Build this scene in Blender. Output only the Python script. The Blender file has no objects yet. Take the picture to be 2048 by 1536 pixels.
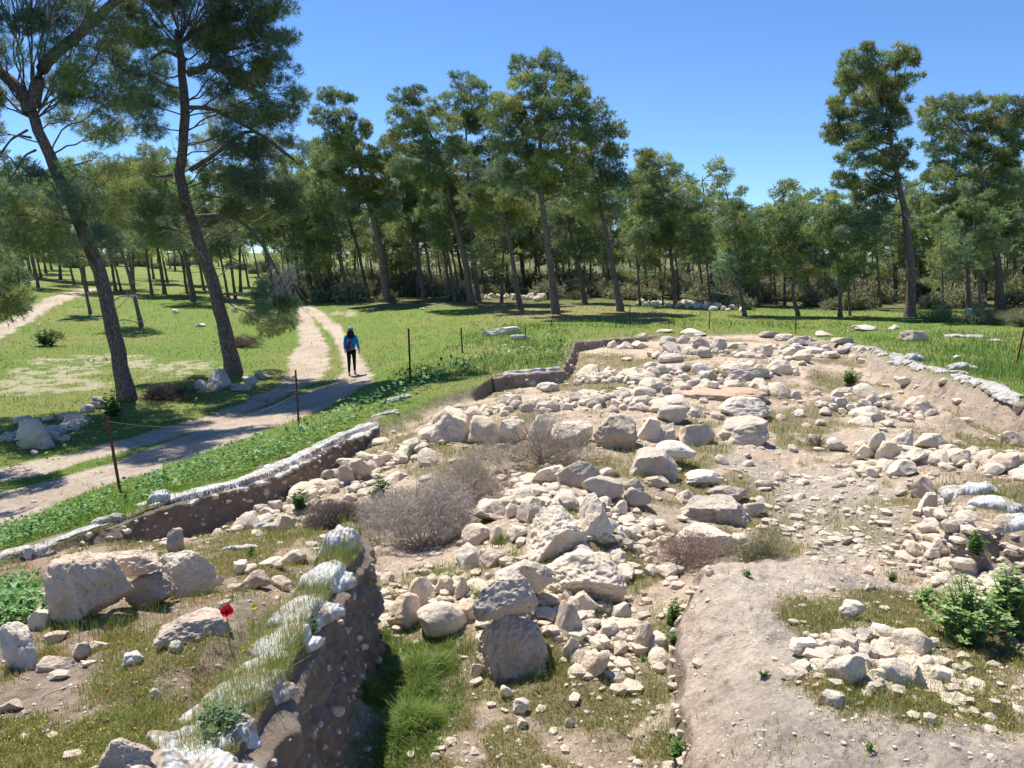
import bpy, math, random
import numpy as np
from math import radians, sin, cos, tan, pi, atan, log, exp
from mathutils import Vector, Matrix

# ------------------------------------------------------------------ camera, world, sun, exposure
S = bpy.context.scene
EYE = 4.3                      # camera height above the cart track (z = 0)
F = 1577.0                     # focal length in pixels of the 2048 px wide photograph
PITCH = atan(268.0 / F)
cam_d = bpy.data.cameras.new("camera")
cam = bpy.data.objects.new("camera", cam_d)
S.collection.objects.link(cam)
cam_d.sensor_width = 36.0
cam_d.lens = F / 2048.0 * 36.0
cam_d.clip_start = 0.1
cam_d.clip_end = 3000
cam.location = (0, 0, EYE)
cam.rotation_euler = (pi / 2 - PITCH, 0, 0)
S.camera = cam

SUN_EL = radians(62)
SUN_DIR = Vector((-0.62 * cos(SUN_EL), 0.785 * cos(SUN_EL), sin(SUN_EL))).normalized()
w = bpy.data.worlds.new("World")
S.world = w
w.use_nodes = True
nt = w.node_tree
bg = nt.nodes["Background"]
sky = nt.nodes.new("ShaderNodeTexSky")
sky.sky_type = 'NISHITA'
sky.sun_disc = False
sky.sun_elevation = SUN_EL
sky.sun_rotation = math.atan2(SUN_DIR.x, SUN_DIR.y)
sky.air_density = 1.0
sky.dust_density = 0.0
sky.ozone_density = 3.0
sky.altitude = 1800
tintn = nt.nodes.new("ShaderNodeMix"); tintn.data_type = 'RGBA'; tintn.blend_type = 'MULTIPLY'; tintn.inputs[0].default_value = 1.0
tintn.inputs[7].default_value = (0.78, 1.04, 1.34, 1)
nt.links.new(sky.outputs[0], tintn.inputs[6]); nt.links.new(tintn.outputs[2], bg.inputs[0])
bg.inputs[1].default_value = 0.080
sl = bpy.data.lights.new("sun", 'SUN')
sl.energy = 5.0
sl.angle = radians(0.5)
sl.color = (1.0, 0.935, 0.83)
sun = bpy.data.objects.new("sun", sl)
S.collection.objects.link(sun)
sun.rotation_euler = SUN_DIR.to_track_quat('Z', 'Y').to_euler()
sun.location = (-10, 10, 40)
S.view_settings.view_transform = 'Standard'
S.view_settings.look = 'None'
S.view_settings.exposure = 0.66
S.view_settings.gamma = 1
S.view_settings.use_curve_mapping = False
S.cycles.max_bounces = 5
S.cycles.diffuse_bounces = 3
S.cycles.transmission_bounces = 3
S.cycles.transparent_max_bounces = 4

rng = np.random.default_rng(7)
random.seed(7)

# ------------------------------------------------------------------ helpers: objects and tags
def link(o, parent=None):
    S.collection.objects.link(o)
    if parent is not None:
        o.parent = parent
    return o

def tag(o, label=None, cat=None, group=None, kind=None):
    if label: o["label"] = label
    if cat: o["category"] = cat
    if group: o["group"] = group
    if kind: o["kind"] = kind
    return o

def empty(name, loc, rz=0.0):
    o = bpy.data.objects.new(name, None)
    o.empty_display_size = 0.2
    o.location = loc
    o.rotation_euler = (0, 0, rz)
    return link(o)

def npmesh(name, V, Fc, mat=None, parent=None, smooth=False, col=None, do_link=True):
    """V (n,3), Fc (m,k) uniform faces, or a list of such arrays"""
    me = bpy.data.meshes.new(name)
    V = np.ascontiguousarray(V, dtype=np.float32)
    if not isinstance(Fc, list): Fc = [Fc]
    Fc = [f for f in Fc if len(f)]
    loops = np.concatenate([f.ravel() for f in Fc]).astype(np.int32)
    counts = np.concatenate([np.full(len(f), f.shape[1], np.int32) for f in Fc])
    starts = np.concatenate([[0], np.cumsum(counts)[:-1]]).astype(np.int32)
    me.vertices.add(len(V)); me.vertices.foreach_set("co", V.ravel())
    me.loops.add(len(loops)); me.loops.foreach_set("vertex_index", loops)
    me.polygons.add(len(counts)); me.polygons.foreach_set("loop_start", starts)
    me.polygons.foreach_set("loop_total", counts)
    me.polygons.foreach_set("use_smooth", np.full(len(counts), bool(smooth)))
    me.update(calc_edges=True)
    if col is not None:
        a = me.color_attributes.new("col", 'FLOAT_COLOR', 'POINT')
        c = np.ones((len(V), 4), np.float32); c[:, :3] = col
        a.data.foreach_set("color", c.ravel())
    if mat is not None: me.materials.append(mat)
    o = bpy.data.objects.new(name, me)
    if do_link: link(o, parent)
    return o

# ------------------------------------------------------------------ numpy noise
def _h(ix, iy, iz, seed):
    n = (ix * 374761393 + iy * 668265263 + iz * 2147483647 + seed * 974634777) & 0xFFFFFFFF
    n = ((n ^ (n >> 13)) * 1274126177) & 0xFFFFFFFF
    n = (n ^ (n >> 16)) & 0xFFFFFFFF
    n = (n * 2246822519) & 0xFFFFFFFF
    return ((n >> 9) & 0x7FFFFF).astype(np.float32) / 8388607.0

def vnoise(x, y, z=None, seed=0):
    if z is None:
        fx = np.floor(x); fy = np.floor(y)
        ix = fx.astype(np.int64); iy = fy.astype(np.int64); iz = np.int64(5)
        tx = x - fx; ty = y - fy
        tx = tx * tx * (3 - 2 * tx); ty = ty * ty * (3 - 2 * ty)
        a = _h(ix, iy, iz, seed); b = _h(ix + 1, iy, iz, seed)
        c = _h(ix, iy + 1, iz, seed); d = _h(ix + 1, iy + 1, iz, seed)
        return ((a + (b - a) * tx) * (1 - ty) + (c + (d - c) * tx) * ty) * 2 - 1
    fx = np.floor(x); fy = np.floor(y); fz = np.floor(z)
    ix = fx.astype(np.int64); iy = fy.astype(np.int64); iz = fz.astype(np.int64)
    tx = x - fx; ty = y - fy; tz = z - fz
    tx = tx * tx * (3 - 2 * tx); ty = ty * ty * (3 - 2 * ty); tz = tz * tz * (3 - 2 * tz)
    r = 0
    for dz in (0, 1):
        wz = tz if dz else 1 - tz
        a = _h(ix, iy, iz + dz, seed); b = _h(ix + 1, iy, iz + dz, seed)
        c = _h(ix, iy + 1, iz + dz, seed); d = _h(ix + 1, iy + 1, iz + dz, seed)
        r = r + wz * ((a + (b - a) * tx) * (1 - ty) + (c + (d - c) * tx) * ty)
    return r * 2 - 1

def fbm2(x, y, oct=4, seed=0, gain=0.5):
    r = 0; a = 1; s = 0
    for k in range(oct):
        r = r + a * vnoise(x * 2 ** k + 17.3 * k, y * 2 ** k - 9.1 * k, None, seed + k); s += a; a *= gain
    return r / s

def fbm3(p, f=1.0, oct=3, seed=0, gain=0.5):
    r = 0; a = 1; s = 0
    for k in range(oct):
        q = p * (f * 2 ** k) + 13.7 * k
        r = r + a * vnoise(q[:, 0], q[:, 1], q[:, 2], seed + k); s += a; a *= gain
    return r / s

def sstep(a, b, x):
    t = np.clip((x - a) / (b - a), 0, 1)
    return t * t * (3 - 2 * t)

# ------------------------------------------------------------------ photo pixel -> world
def ray(px, py):
    """direction (dx, dz) per unit Y"""
    cx = (px - 1024.0) / F; cy = (768.0 - py) / F
    yy = cos(PITCH) + cy * sin(PITCH)
    zz = -sin(PITCH) + cy * cos(PITCH)
    return cx / yy, zz / yy

def P(px, py, H):
    """world XY of a pixel lying H metres below the eye"""
    dx, dz = ray(px, py)
    Y = -H / dz
    return dx * Y, Y, EYE - H

def PY(px, py, Y):
    dx, dz = ray(px, py)
    return Vector((dx * Y, Y, EYE + dz * Y))

def mpp(Y, py=768):
    """metres per photo pixel at distance Y"""
    cy = (768.0 - py) / F
    return Y / (cos(PITCH) + cy * sin(PITCH)) / F

# ------------------------------------------------------------------ terrain control points (pixel x, pixel y, metres below eye)
IN = [(-400,1700,2.2),(100,1536,2.25),(350,1536,2.2),(150,1400,2.35),(400,1350,2.3),(60,1300,2.5),(-300,1350,2.6),(300,1290,2.45),(500,1300,2.35),
 (540,1210,2.45),(150,1240,2.55),(380,1270,2.5),(450,1180,2.75),(350,1200,2.65),(540,1150,2.85),(600,1090,3.2),(480,1090,3.3),(640,1060,3.5),
 (740,1400,3.3),(680,1560,3.35),(600,1720,3.4),(735,1290,3.3),(850,1500,3.3),(1000,1480,3.3),(1200,1480,3.3),(760,1300,3.3),(900,1330,3.3),(1025,1350,3.28),(820,1150,3.2),(900,1130,3.2),(760,1110,3.3),
 (830,1100,3.4),(500,1040,4.2),(330,1090,3.9),(200,1090,3.8),(-200,1220,3.6),(620,1000,4.02),(740,900,3.9),(790,850,3.85),(820,890,3.75),(700,1000,3.85),
 (1100,1120,3.0),(1052,1200,3.05),(1170,1200,3.1),(950,1140,3.15),(1195,1075,2.95),(1100,975,3.1),(1000,1040,3.15),(1300,1080,3.3),(1250,1150,3.2),(1310,955,3.3),(1000,1000,3.35),(900,940,3.6),
 (1000,900,3.45),(1233,898,3.35),(1494,884,3.35),(896,881,3.5),(1397,888,3.35),(1100,830,3.15),(1300,820,3.15),(1000,800,3.5),(1200,780,3.35),(1500,800,3.25),
 (930,805,3.75),(1130,765,3.6),(1250,740,3.4),(1400,745,3.35),(1300,700,3.45),(1500,700,3.4),(1600,720,3.4),(1700,760,3.6),(1650,790,3.6),(1700,720,3.5),
 (1600,860,3.5),(1750,830,3.35),(1850,860,3.45),(1950,840,3.75),(2048,880,3.7),(1800,940,3.25),(1950,950,3.1),(2048,960,3.1),(2048,940,3.2),(1600,950,3.55),
 (1500,1010,3.45),(1650,1060,3.4),(1750,1100,3.3),(1480,1140,3.1),(1350,1200,3.1),(1450,1250,2.92),(1600,1400,2.85),(1520,1536,2.8),(1850,1536,2.75),(1800,1270,3.0),
 (1950,1320,3.0),(2100,1290,2.95),(1900,1175,3.2),(1830,1100,3.3),(2048,1215,3.1),(1380,1170,3.0),(1300,1350,3.2),(1330,1500,3.25),(2400,1200,3.0),(2300,1500,2.8),
 (2400,900,3.4),(1200,1700,3.2),(1600,1800,2.8),(900,1800,3.2),(-600,1200,3.3)]
OUT = [(0,1120,3.7),(-300,1250,3.8),(-700,1400,4.0),(330,1000,3.6),(500,960,3.6),(740,845,3.6),(960,768,3.4),(1130,733,3.2),(1150,680,3.3),(1290,670,3.4),
 (1500,665,3.45),(1700,690,3.3),(1850,738,3.15),(2048,788,3.05),(2400,880,2.9),(0,1030,4.3),(300,920,4.3),(600,820,4.3),(700,755,4.3),(240,980,3.95),
 (597,857,4.0),(820,762,3.6),(900,720,3.6),(1000,690,3.3),(1050,660,3.3),(620,650,4.25),(605,612,4.1),(850,660,3.95),(465,745,4.3),(250,797,4.4),(100,760,4.4),
 (0,850,4.5),(-300,1000,4.4),(0,720,4.2),(280,650,4.0),(0,670,3.9),(120,605,3.5),(180,580,3.4),(385,600,3.8),(300,560,3.2),(50,540,2.3),(450,580,3.8),
 (300,530,2.6),(770,605,3.75),(940,610,3.6),(1110,627,3.5),(1240,620,3.5),(1400,620,3.5),(1600,650,3.45),(1820,632,3.5),(2030,640,3.3),(2033,727,3.2),
 (1000,590,3.7),(1600,610,3.9),(2000,600,3.9),(700,545,4.0),(1200,545,4.2),(1700,545,4.5),(2400,545,4.5),(-300,530,1.5),(-400,700,3.8),(2500,660,3.2),
 (800,1600,3.6),(2048,1500,2.9),(0,1500,3.8)]

def tps_fit(pts):
    A = np.array([P(*p) for p in pts])
    u = A[:, 0] / A[:, 1] * 1.5; v = np.log(A[:, 1]); n = len(A)
    d = np.hypot(u[:, None] - u[None], v[:, None] - v[None])
    K = np.where(d > 0, d * d * np.log(d + 1e-12), 0) + np.eye(n) * 3e-4
    M = np.zeros((n + 3, n + 3)); M[:n, :n] = K
    M[:n, n] = M[n, :n] = 1; M[:n, n + 1] = M[n + 1, :n] = u; M[:n, n + 2] = M[n + 2, :n] = v
    # surface height relative to distance keeps far points from dominating
    rhs = np.zeros(n + 3); rhs[:n] = A[:, 2]
    return u, v, np.linalg.solve(M, rhs)

def tps_eval(m, U, Vv):
    u, v, c = m; r = c[-3] + c[-2] * U * 1.5 + c[-1] * Vv
    for i in range(len(u)):
        d2 = (U * 1.5 - u[i]) ** 2 + (Vv - v[i]) ** 2
        r = r + c[i] * 0.5 * d2 * np.log(d2 + 1e-12)
    return r

TIN = tps_fit(IN); TOUT = tps_fit(OUT)

def pxpoly(pts):
    return np.array([P(*p)[:2] for p in pts])

def poly_sd(poly, X, Y, closed=True):
    """signed distance, positive inside"""
    n = len(poly); d2 = np.full(X.shape, 1e18); inside = np.zeros(X.shape, bool)
    rngn = range(n if closed else n - 1)
    for i in rngn:
        ax, ay = poly[i]; bx, by = poly[(i + 1) % n]
        ex, ey = bx - ax, by - ay
        t = np.clip(((X - ax) * ex + (Y - ay) * ey) / (ex * ex + ey * ey + 1e-12), 0, 1)
        dd = (X - ax - t * ex) ** 2 + (Y - ay - t * ey) ** 2
        d2 = np.minimum(d2, dd)
        if closed:
            c = ((ay > Y) != (by > Y)) & (X < (bx - ax) * (Y - ay) / (by - ay + 1e-12) + ax)
            inside ^= c
    d = np.sqrt(d2)
    return np.where(inside, d, -d) if closed else d

# pit outline: top edge of the excavation, counter-clockwise from the near left
EDGE = [(-350,1290,3.7),(0,1128,3.7),(100,1092,3.65),(215,1050,3.6),(330,1012,3.6),(420,985,3.6),(500,966,3.6),(580,930,3.6),(660,888,3.6),(740,850,3.6),
 (790,828,3.6),(850,803,3.55),(900,783,3.45),(962,771,3.4),(985,752,3.35),(1010,745,3.3),(1120,737,3.2),(1140,712,3.25),(1148,684,3.3),(1285,674,3.4),
 (1330,668,3.42),(1500,666,3.45),(1620,672,3.4),(1705,690,3.3),(1760,706,3.25),(1850,738,3.15),(1940,762,3.1),(2048,795,3.05),(2300,860,2.95),(2700,980,2.9)]
PIT = np.vstack([pxpoly(EDGE), [[8.0, 0.3], [-8.0, 0.3]]])
BERM = np.array([P(*p)[:2] for p in [(395,1700,2.2),(455,1536,2.2),(520,1440,2.2),(575,1360,2.22),(612,1290,2.25),(655,1210,2.28),(700,1140,2.32),(742,1108,2.4),
 (728,1082,2.45),(690,1066,2.5),(655,1075,2.5),(600,1150,2.45),(520,1240,2.38),(430,1330,2.3),(330,1440,2.25),(230,1560,2.2),(180,1700,2.2)]])

def terrain_z(X, Y):
    U = X / Y; V = np.log(Y)
    zi = tps_eval(TIN, U, np.minimum(V, log(45)))
    zo = tps_eval(TOUT, U, np.clip(V, log(5), log(155)))
    sd = poly_sd(PIT, X, Y)
    jit = 0.05 * fbm2(X * 1.7, Y * 1.7, 3, 3)
    # soft earth bank on the right side, crisp cut on the left side
    soft = sstep(-0.02, 0.25, U) * sstep(12, 20, Y)
    soft2 = sstep(0.25, 0.42, U)
    slope3 = sstep(-0.20, -0.16, U) * sstep(-0.035, -0.055, U) * sstep(15, 16.5, Y)
    wd = 0.05 + 0.12 * soft + 0.75 * soft2 + 0.40 * slope3
    m = sstep(0, 1, (sd + jit * (0.3 + 1.5 * soft2) + 0.02) / wd)        # 1 inside
    zi2 = zi + 0.045 * fbm2(X * 2.2, Y * 2.2, 4, 11) + 0.045 * np.abs(fbm2(X * 6, Y * 6, 4, 21)) - 0.012
    bank = soft2 * m * (1 - m) * 4
    zi2 = zi2 + bank * (0.20 * fbm2(X * 2.5, Y * 2.5, 4, 31) - 0.12 * np.abs(fbm2(X * 6, Y * 6, 2, 33)))
    zo2 = zo + 0.05 * fbm2(X * 0.5, Y * 0.5, 4, 41) + 0.012 * fbm2(X * 5, Y * 5, 3, 51)
    z = zo2 * (1 - m) + zi2 * m
    bs = poly_sd(BERM, X, Y)
    bz = EYE - 2.30 - 0.025 * (Y - 4.5) + 0.03 * fbm2(X * 4, Y * 4, 3, 61)
    # crisp on its right edge, soft on the left
    dR = poly_sd(BERM[0:9], X, Y, False); dL = poly_sd(np.vstack([BERM[9:], BERM[:1]]), X, Y, False)
    jb = 0.02 * fbm2(X * 6, Y * 6, 2, 71)
    bm = np.where(bs > 0, np.minimum(sstep(0, 1, (dR + jb) / 0.05), sstep(0, 1, (dL + jb) / 0.16)), 0)
    z = z * (1 - bm) + np.maximum(bz, z) * bm
    # low step along the left edge of the plaster floor
    st = poly_sd(PLAST, X, Y)
    z = z + 0.17 * (sstep(-0.02, 0.10, st + 0.12 * fbm2(X * 3, Y * 3, 4, 81)) - 0.35) * sstep(-0.6, 0.2, st)
    z = z + sstep(0, 0.3, st) * (0.05 * fbm2(X * 1.3, Y * 1.3, 3, 83) + 0.03 * np.abs(fbm2(X * 5, Y * 5, 4, 84)) - 0.02 * sstep(0.25, 0.5, fbm2(X * 2.6, Y * 2.6, 3, 86)))
    oc = poly_sd(OUTC, X, Y) + 0.16 * fbm2(X * 3, Y * 3, 4, 85)
    z = np.maximum(z, z + (EYE - 2.82 + 0.05 * fbm2(X * 3, Y * 3, 3, 87) - z) * sstep(-0.05, 0.32, oc))
    for line, rad, amp in RIDGES:
        d = poly_sd(line, X, Y, False)
        z = z + amp * np.exp(-(d / rad) ** 2) * (1 + 0.5 * fbm2(X * 3, Y * 3, 3, 91))
    return z, sd, m, bm, st

PLAST = pxpoly([(1385,1700,2.8),(1385,1536,2.85),(1362,1400,2.9),(1345,1290,2.95),(1365,1200,3.0),(1420,1135,3.05),(1520,1118,3.1),(1650,1140,3.15),(1800,1160,3.1),
 (1950,1190,3.0),(2300,1220,2.9),(2500,1700,2.7)])
OUTC = pxpoly([(1838,1012,2.85),(1860,985,2.85),(1930,965,2.85),(2048,960,2.85),(2400,980,2.85),(2500,1220,2.8),(2250,1130,2.8),(2100,1090,2.8),(2000,1068,2.8),(1950,1075,2.8),(1900,1062,2.8),(1850,1075,2.85)])
RIDGES = [(pxpoly(l), r, a) for l, r, a in [
 ([(510,1045,4.05),(620,1000,4.02),(740,930,3.85),(850,893,3.7)], 0.35, 0.16),
 ([(1165,765,3.55),(1265,765,3.45)], 0.45, 0.14),
 ([(1230,812,3.3),(1310,800,3.3),(1420,800,3.3),(1600,800,3.4)], 0.45, 0.13),
 ([(1290,752,3.35),(1420,745,3.35),(1560,757,3.4)], 0.5, 0.15),
 ([(1640,825,3.45),(1740,820,3.4),(1860,838,3.5),(1900,860,3.6)], 0.5, 0.28),
 ([(1560,690,3.4),(1610,740,3.4),(1640,790,3.5)], 0.5, 0.12),
 ([(1740,912,3.35),(1850,935,3.25),(2048,930,3.1)], 0.35, 0.16),
 ([(1640,1400,2.9),(1700,1310,2.9),(1780,1300,2.95),(1850,1320,2.95)], 0.26, 0.06),
]]

# ------------------------------------------------------------------ the ground grid (fan shaped so that detail follows distance)
NU = 1150
us = np.linspace(-0.98, 0.98, NU)
vs = np.concatenate([np.linspace(log(1.7), log(42), 800), np.linspace(log(42), log(900), 110)[1:]])
NV = len(vs)
UU, VV = np.meshgrid(us, vs)
YY = np.exp(VV); XX = UU * YY
ZZ, SD, MIN_, BM, ST = terrain_z(XX, YY)

def ground(x, y):
    x = np.asarray(x, float); y = np.asarray(y, float)
    fu = (x / y - us[0]) / (us[1] - us[0]); fv = np.interp(np.log(y), vs, np.arange(NV))
    iu = np.clip(fu.astype(int), 0, NU - 2); iv = np.clip(fv.astype(int), 0, NV - 2)
    tu = np.clip(fu - iu, 0, 1); tv = np.clip(fv - iv, 0, 1)
    return (ZZ[iv, iu] * (1 - tu) + ZZ[iv, iu + 1] * tu) * (1 - tv) + (ZZ[iv + 1, iu] * (1 - tu) + ZZ[iv + 1, iu + 1] * tu) * tv

_ys = np.exp(np.linspace(log(2.2), log(300), 1500))
def hit(px, py):
    """first ground point seen at a photo pixel"""
    dx, dz = ray(px, py)
    g = ground(dx * _ys, _ys); r = EYE + dz * _ys
    k = np.argmax(r < g)
    if k == 0: return Vector((dx * 150, 150, float(ground(dx * 150, 150.0))))
    a = (r[k - 1] - g[k - 1]); b = (g[k] - r[k]); t = a / (a + b + 1e-9)
    y = _ys[k - 1] * (1 - t) + _ys[k] * t
    return Vector((dx * y, y, float(ground(dx * y, y))))
def hitpoly(pts):
    return np.array([hit(*p)[:2] for p in pts])
# ------------------------------------------------------------------ ground cover masks
def soft(poly, wdt, nz=0.3, f=1.5, seed=5):
    pad = 2 * nz + wdt + 0.3
    sel = (XX > poly[:, 0].min() - pad) & (XX < poly[:, 0].max() + pad) & (YY > poly[:, 1].min() - pad) & (YY < poly[:, 1].max() + pad)
    r = np.zeros_like(XX); x = XX[sel]; y = YY[sel]
    d = poly_sd(poly, x, y) + nz * fbm2(x * f, y * f, 4, seed)
    r[sel] = sstep(-wdt, wdt, d)
    return r

def mx(a, b, m):
    return a * (1 - m[..., None]) + np.asarray(b, float) * m[..., None]

N1 = fbm2(XX * 0.9, YY * 0.9, 5, 101); N2 = fbm2(XX * 3.1, YY * 3.1, 4, 111); N3 = fbm2(XX * 0.25, YY * 0.25, 4, 121)
N4 = fbm2(XX * 11, YY * 11, 3, 131)

path = np.zeros_like(XX)
for pl, nz in [
  ([(-200,1150),(0,1068),(60,1032),(200,975),(300,945),(440,895),(600,835),(680,800),(745,765),(742,745),(700,742),(640,775),(560,806),(470,830),(400,857),(300,900),(180,940),(80,965),(0,988),(-200,1040)], 0.25),
  ([(-200,1010),(0,965),(80,950),(180,920),(280,895),(400,858),(520,815),(610,775),(655,748),(658,715),(655,690),(640,660),(622,630),(608,610),(588,612),(596,650),(598,690),(575,720),(580,745),(550,775),(480,808),(380,842),(260,875),(120,912),(0,938),(-200,985)], 0.25),
  ([(745,765),(738,740),(720,715),(702,680),(678,650),(648,628),(622,610),(606,610),(632,640),(658,665),(680,700),(690,740),(700,752)], 0.15),
  ([(-60,700),(0,676),(50,650),(120,607),(185,583),(205,574),(150,580),(90,598),(40,625),(0,648),(-60,665)], 0.3)]:
    path = np.maximum(path, soft(hitpoly(pl), 0.12, nz))
bare = np.zeros_like(XX)
for pl in [[(20,738),(150,712),(230,705),(330,725),(440,720),(455,735),(350,752),(250,742),(130,757),(20,768)],
           [(60,722),(150,708),(235,706),(232,716),(150,722),(70,732)], [(0,760),(120,757),(260,765),(300,752),(240,775),(100,785),(0,790)],
           [(660,625),(700,618),(715,626),(690,632)], [(330,745),(420,742),(440,730),(340,728)], [(440,592),(480,594),(475,600),(440,600)],
           [(0,560),(50,552),(75,560),(40,570),(0,572)]]:
    bare = np.maximum(bare, soft(hitpoly(pl), 0.35, 0.9, 0.8))
bare = bare * sstep(-0.35, 0.15, N2 + 0.5 * N1)

path = path * (1 - 0.35 * sstep(0.15, 0.5, N2))
OUTM = 1 - MIN_
lawn = np.clip(OUTM * (1 - path) * (1 - bare * 0.92), 0, 1)
# grass inside the excavation: patches
gp = np.zeros_like(XX)
for pl in [[(750,1130),(760,1290),(700,1536),(880,1536),(950,1340),(930,1260),(850,1230)], [(960,745),(1150,725),(1280,780),(1180,790),(1060,770),(960,800)],
           [(1150,695),(1300,720),(1230,760),(1150,740)], [(1620,735),(1700,745),(1770,790),(1680,790),(1610,790)], [(1350,850),(1440,840),(1450,800),(1600,830),(1560,850),(1350,862)],
           [(1280,765),(1500,755),(1600,770),(1560,785),(1300,785)], [(1560,870),(1700,905),(1640,912),(1560,895)], [(520,1070),(640,1050),(700,1060),(610,1085)],
           [(430,1060),(520,1040),(620,1060),(560,1110),(450,1150),(410,1120)], [(200,1290),(330,1240),(430,1290),(300,1380),(350,1450),(200,1420)],
           [(-50,1460),(120,1430),(170,1536),(-60,1600)], [(1700,1180),(1900,1190),(2048,1300),(2048,1450),(1780,1450),(1560,1390),(1880,1370),(1900,1300),(1720,1230)],
           [(1560,1200),(1700,1200),(1690,1240),(1580,1270)], [(1050,1360),(1300,1280),(1330,1400),(1200,1500)], [(850,920),(950,920),(960,960),(880,970)],
           [(1250,900),(1450,890),(1430,930),(1350,960),(1250,930)], [(1480,960),(1540,970),(1600,1100),(1530,1120)], [(1650,1000),(1780,1010),(1740,1060),(1620,1040)],
           [(740,870),(850,860),(820,900),(740,930)], [(1880,1010),(2048,970),(2100,1050)], [(1300,1220),(1360,1230),(1350,1380),(1310,1440)],[(1850,900),(2048,860),(2048,910),(1950,930)]]:
    gp = np.maximum(gp, soft(hitpoly(pl), 0.10, 0.22, 3.0, 8))
gp = np.clip(gp * (0.8 + 0.6 * N2) + 0.9 * sstep(0.0, 0.28, N1 * 0.6 + N2 * 0.6 + 0.03), 0, 1)
plast = soft(PLAST, 0.06, 0.08, 3) * (1 - soft(hitpoly([(1700,1180),(1540,1190),(1600,1270),(1600,1400),(1760,1440),(2048,1480),(2300,1400),(2100,1150)]), 0.08, 0.2, 3))
gravel = soft(hitpoly([(1430,900),(1720,930),(1800,1000),(1820,1120),(1650,1130),(1560,1060),(1480,960)]), 0.15, 0.3)
gp = np.clip(gp * (1 - 0.93 * plast) * (1 - 0.45 * gravel), 0, 1)
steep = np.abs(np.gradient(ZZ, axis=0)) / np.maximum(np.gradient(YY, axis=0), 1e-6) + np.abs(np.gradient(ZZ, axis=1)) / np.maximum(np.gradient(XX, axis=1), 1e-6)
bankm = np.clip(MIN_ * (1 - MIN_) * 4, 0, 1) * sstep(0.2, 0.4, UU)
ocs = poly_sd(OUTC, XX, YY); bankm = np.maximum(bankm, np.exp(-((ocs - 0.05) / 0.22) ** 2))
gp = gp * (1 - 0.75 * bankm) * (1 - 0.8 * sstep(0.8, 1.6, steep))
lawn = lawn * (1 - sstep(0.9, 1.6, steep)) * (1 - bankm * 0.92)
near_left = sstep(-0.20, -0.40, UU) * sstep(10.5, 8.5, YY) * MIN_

PIT_COL = mx(np.broadcast_to([0.60, 0.485, 0.375], XX.shape + (3,)), [0.44, 0.35, 0.265], sstep(-0.2, 0.4, N1))
PIT_COL = mx(PIT_COL, [0.66, 0.565, 0.46], sstep(0.1, 0.5, N2) * 0.6)
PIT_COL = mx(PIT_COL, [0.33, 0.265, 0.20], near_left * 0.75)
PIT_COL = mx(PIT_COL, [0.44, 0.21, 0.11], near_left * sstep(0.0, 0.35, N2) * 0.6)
litter = soft(hitpoly([(1570,1330),(1680,1440),(1800,1460),(1660,1400)]), 0.06, 0.12, 4)
PIT_COL = mx(PIT_COL, [0.42, 0.19, 0.10], litter * 0.6)
PIT_COL = mx(PIT_COL, [0.62, 0.54, 0.445], plast)
PIT_COL = mx(PIT_COL, [0.46, 0.405, 0.345], plast * sstep(-0.1, 0.35, N1 + 0.4 * N4) * sstep(0.0, 0.45, ST))
PIT_COL = mx(PIT_COL, [0.56, 0.46, 0.38], plast * sstep(0.55, 0.0, ST))
PIT_COL = mx(PIT_COL, [0.46, 0.42, 0.36], gravel * 0.7)
PIT_COL = mx(PIT_COL, [0.43, 0.355, 0.29], bankm * 0.8)
PIT_COL = mx(PIT_COL, [0.17, 0.16, 0.06], gp * 0.75)
OUT_COL = mx(np.broadcast_to([0.16, 0.23, 0.05], XX.shape + (3,)), [0.21, 0.24, 0.07], sstep(-0.2, 0.4, N3))
OUT_COL = mx(OUT_COL, [0.28, 0.22, 0.12], sstep(0.25, 0.6, N1) * 0.4)
treefloor = soft(hitpoly([(700,612),(900,612),(1100,640),(1300,640),(1400,622),(1100,605),(800,598)]), 0.8, 2.5, 0.4)
OUT_COL = mx(OUT_COL, [0.33, 0.25, 0.13], treefloor * 0.55)
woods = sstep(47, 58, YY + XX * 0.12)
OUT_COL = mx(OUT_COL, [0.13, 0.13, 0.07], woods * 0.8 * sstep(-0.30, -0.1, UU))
PATH_COL = mx(np.broadcast_to([0.55, 0.465, 0.38], XX.shape + (3,)), [0.47, 0.385, 0.31], sstep(-0.3, 0.4, N1 + 0.3 * N4))
OUT_COL = mx(OUT_COL, [0.50, 0.43, 0.32], bare * 0.7)
OUT_COL = OUT_COL * (1 - path[..., None]) + PATH_COL * path[..., None]
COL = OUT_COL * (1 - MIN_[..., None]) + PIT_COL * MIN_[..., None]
COL = mx(COL, [0.33, 0.26, 0.19], BM * 0.7)
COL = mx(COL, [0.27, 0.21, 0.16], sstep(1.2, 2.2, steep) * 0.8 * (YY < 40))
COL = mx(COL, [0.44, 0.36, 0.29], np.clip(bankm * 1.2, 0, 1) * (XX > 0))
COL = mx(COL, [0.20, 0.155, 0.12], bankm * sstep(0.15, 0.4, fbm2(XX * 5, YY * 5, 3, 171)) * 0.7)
COL = COL * (1 + 0.16 * N4[..., None]) * (1 + 0.10 * N2[..., None])
COL = np.clip(COL, 0.01, 0.8)

# ------------------------------------------------------------------ materials
def new_mat(name):
    m = bpy.data.materials.new(name); m.use_nodes = True
    n = m.node_tree; b = n.nodes["Principled BSDF"]
    b.inputs["Roughness"].default_value = 0.9
    try: b.inputs["Specular IOR Level"].default_value = 0.15
    except KeyError: pass
    return m, n, b

def nd(n, t, **kw):
    x = n.nodes.new(t)
    for k, v in kw.items(): setattr(x, k, v)
    return x

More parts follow.
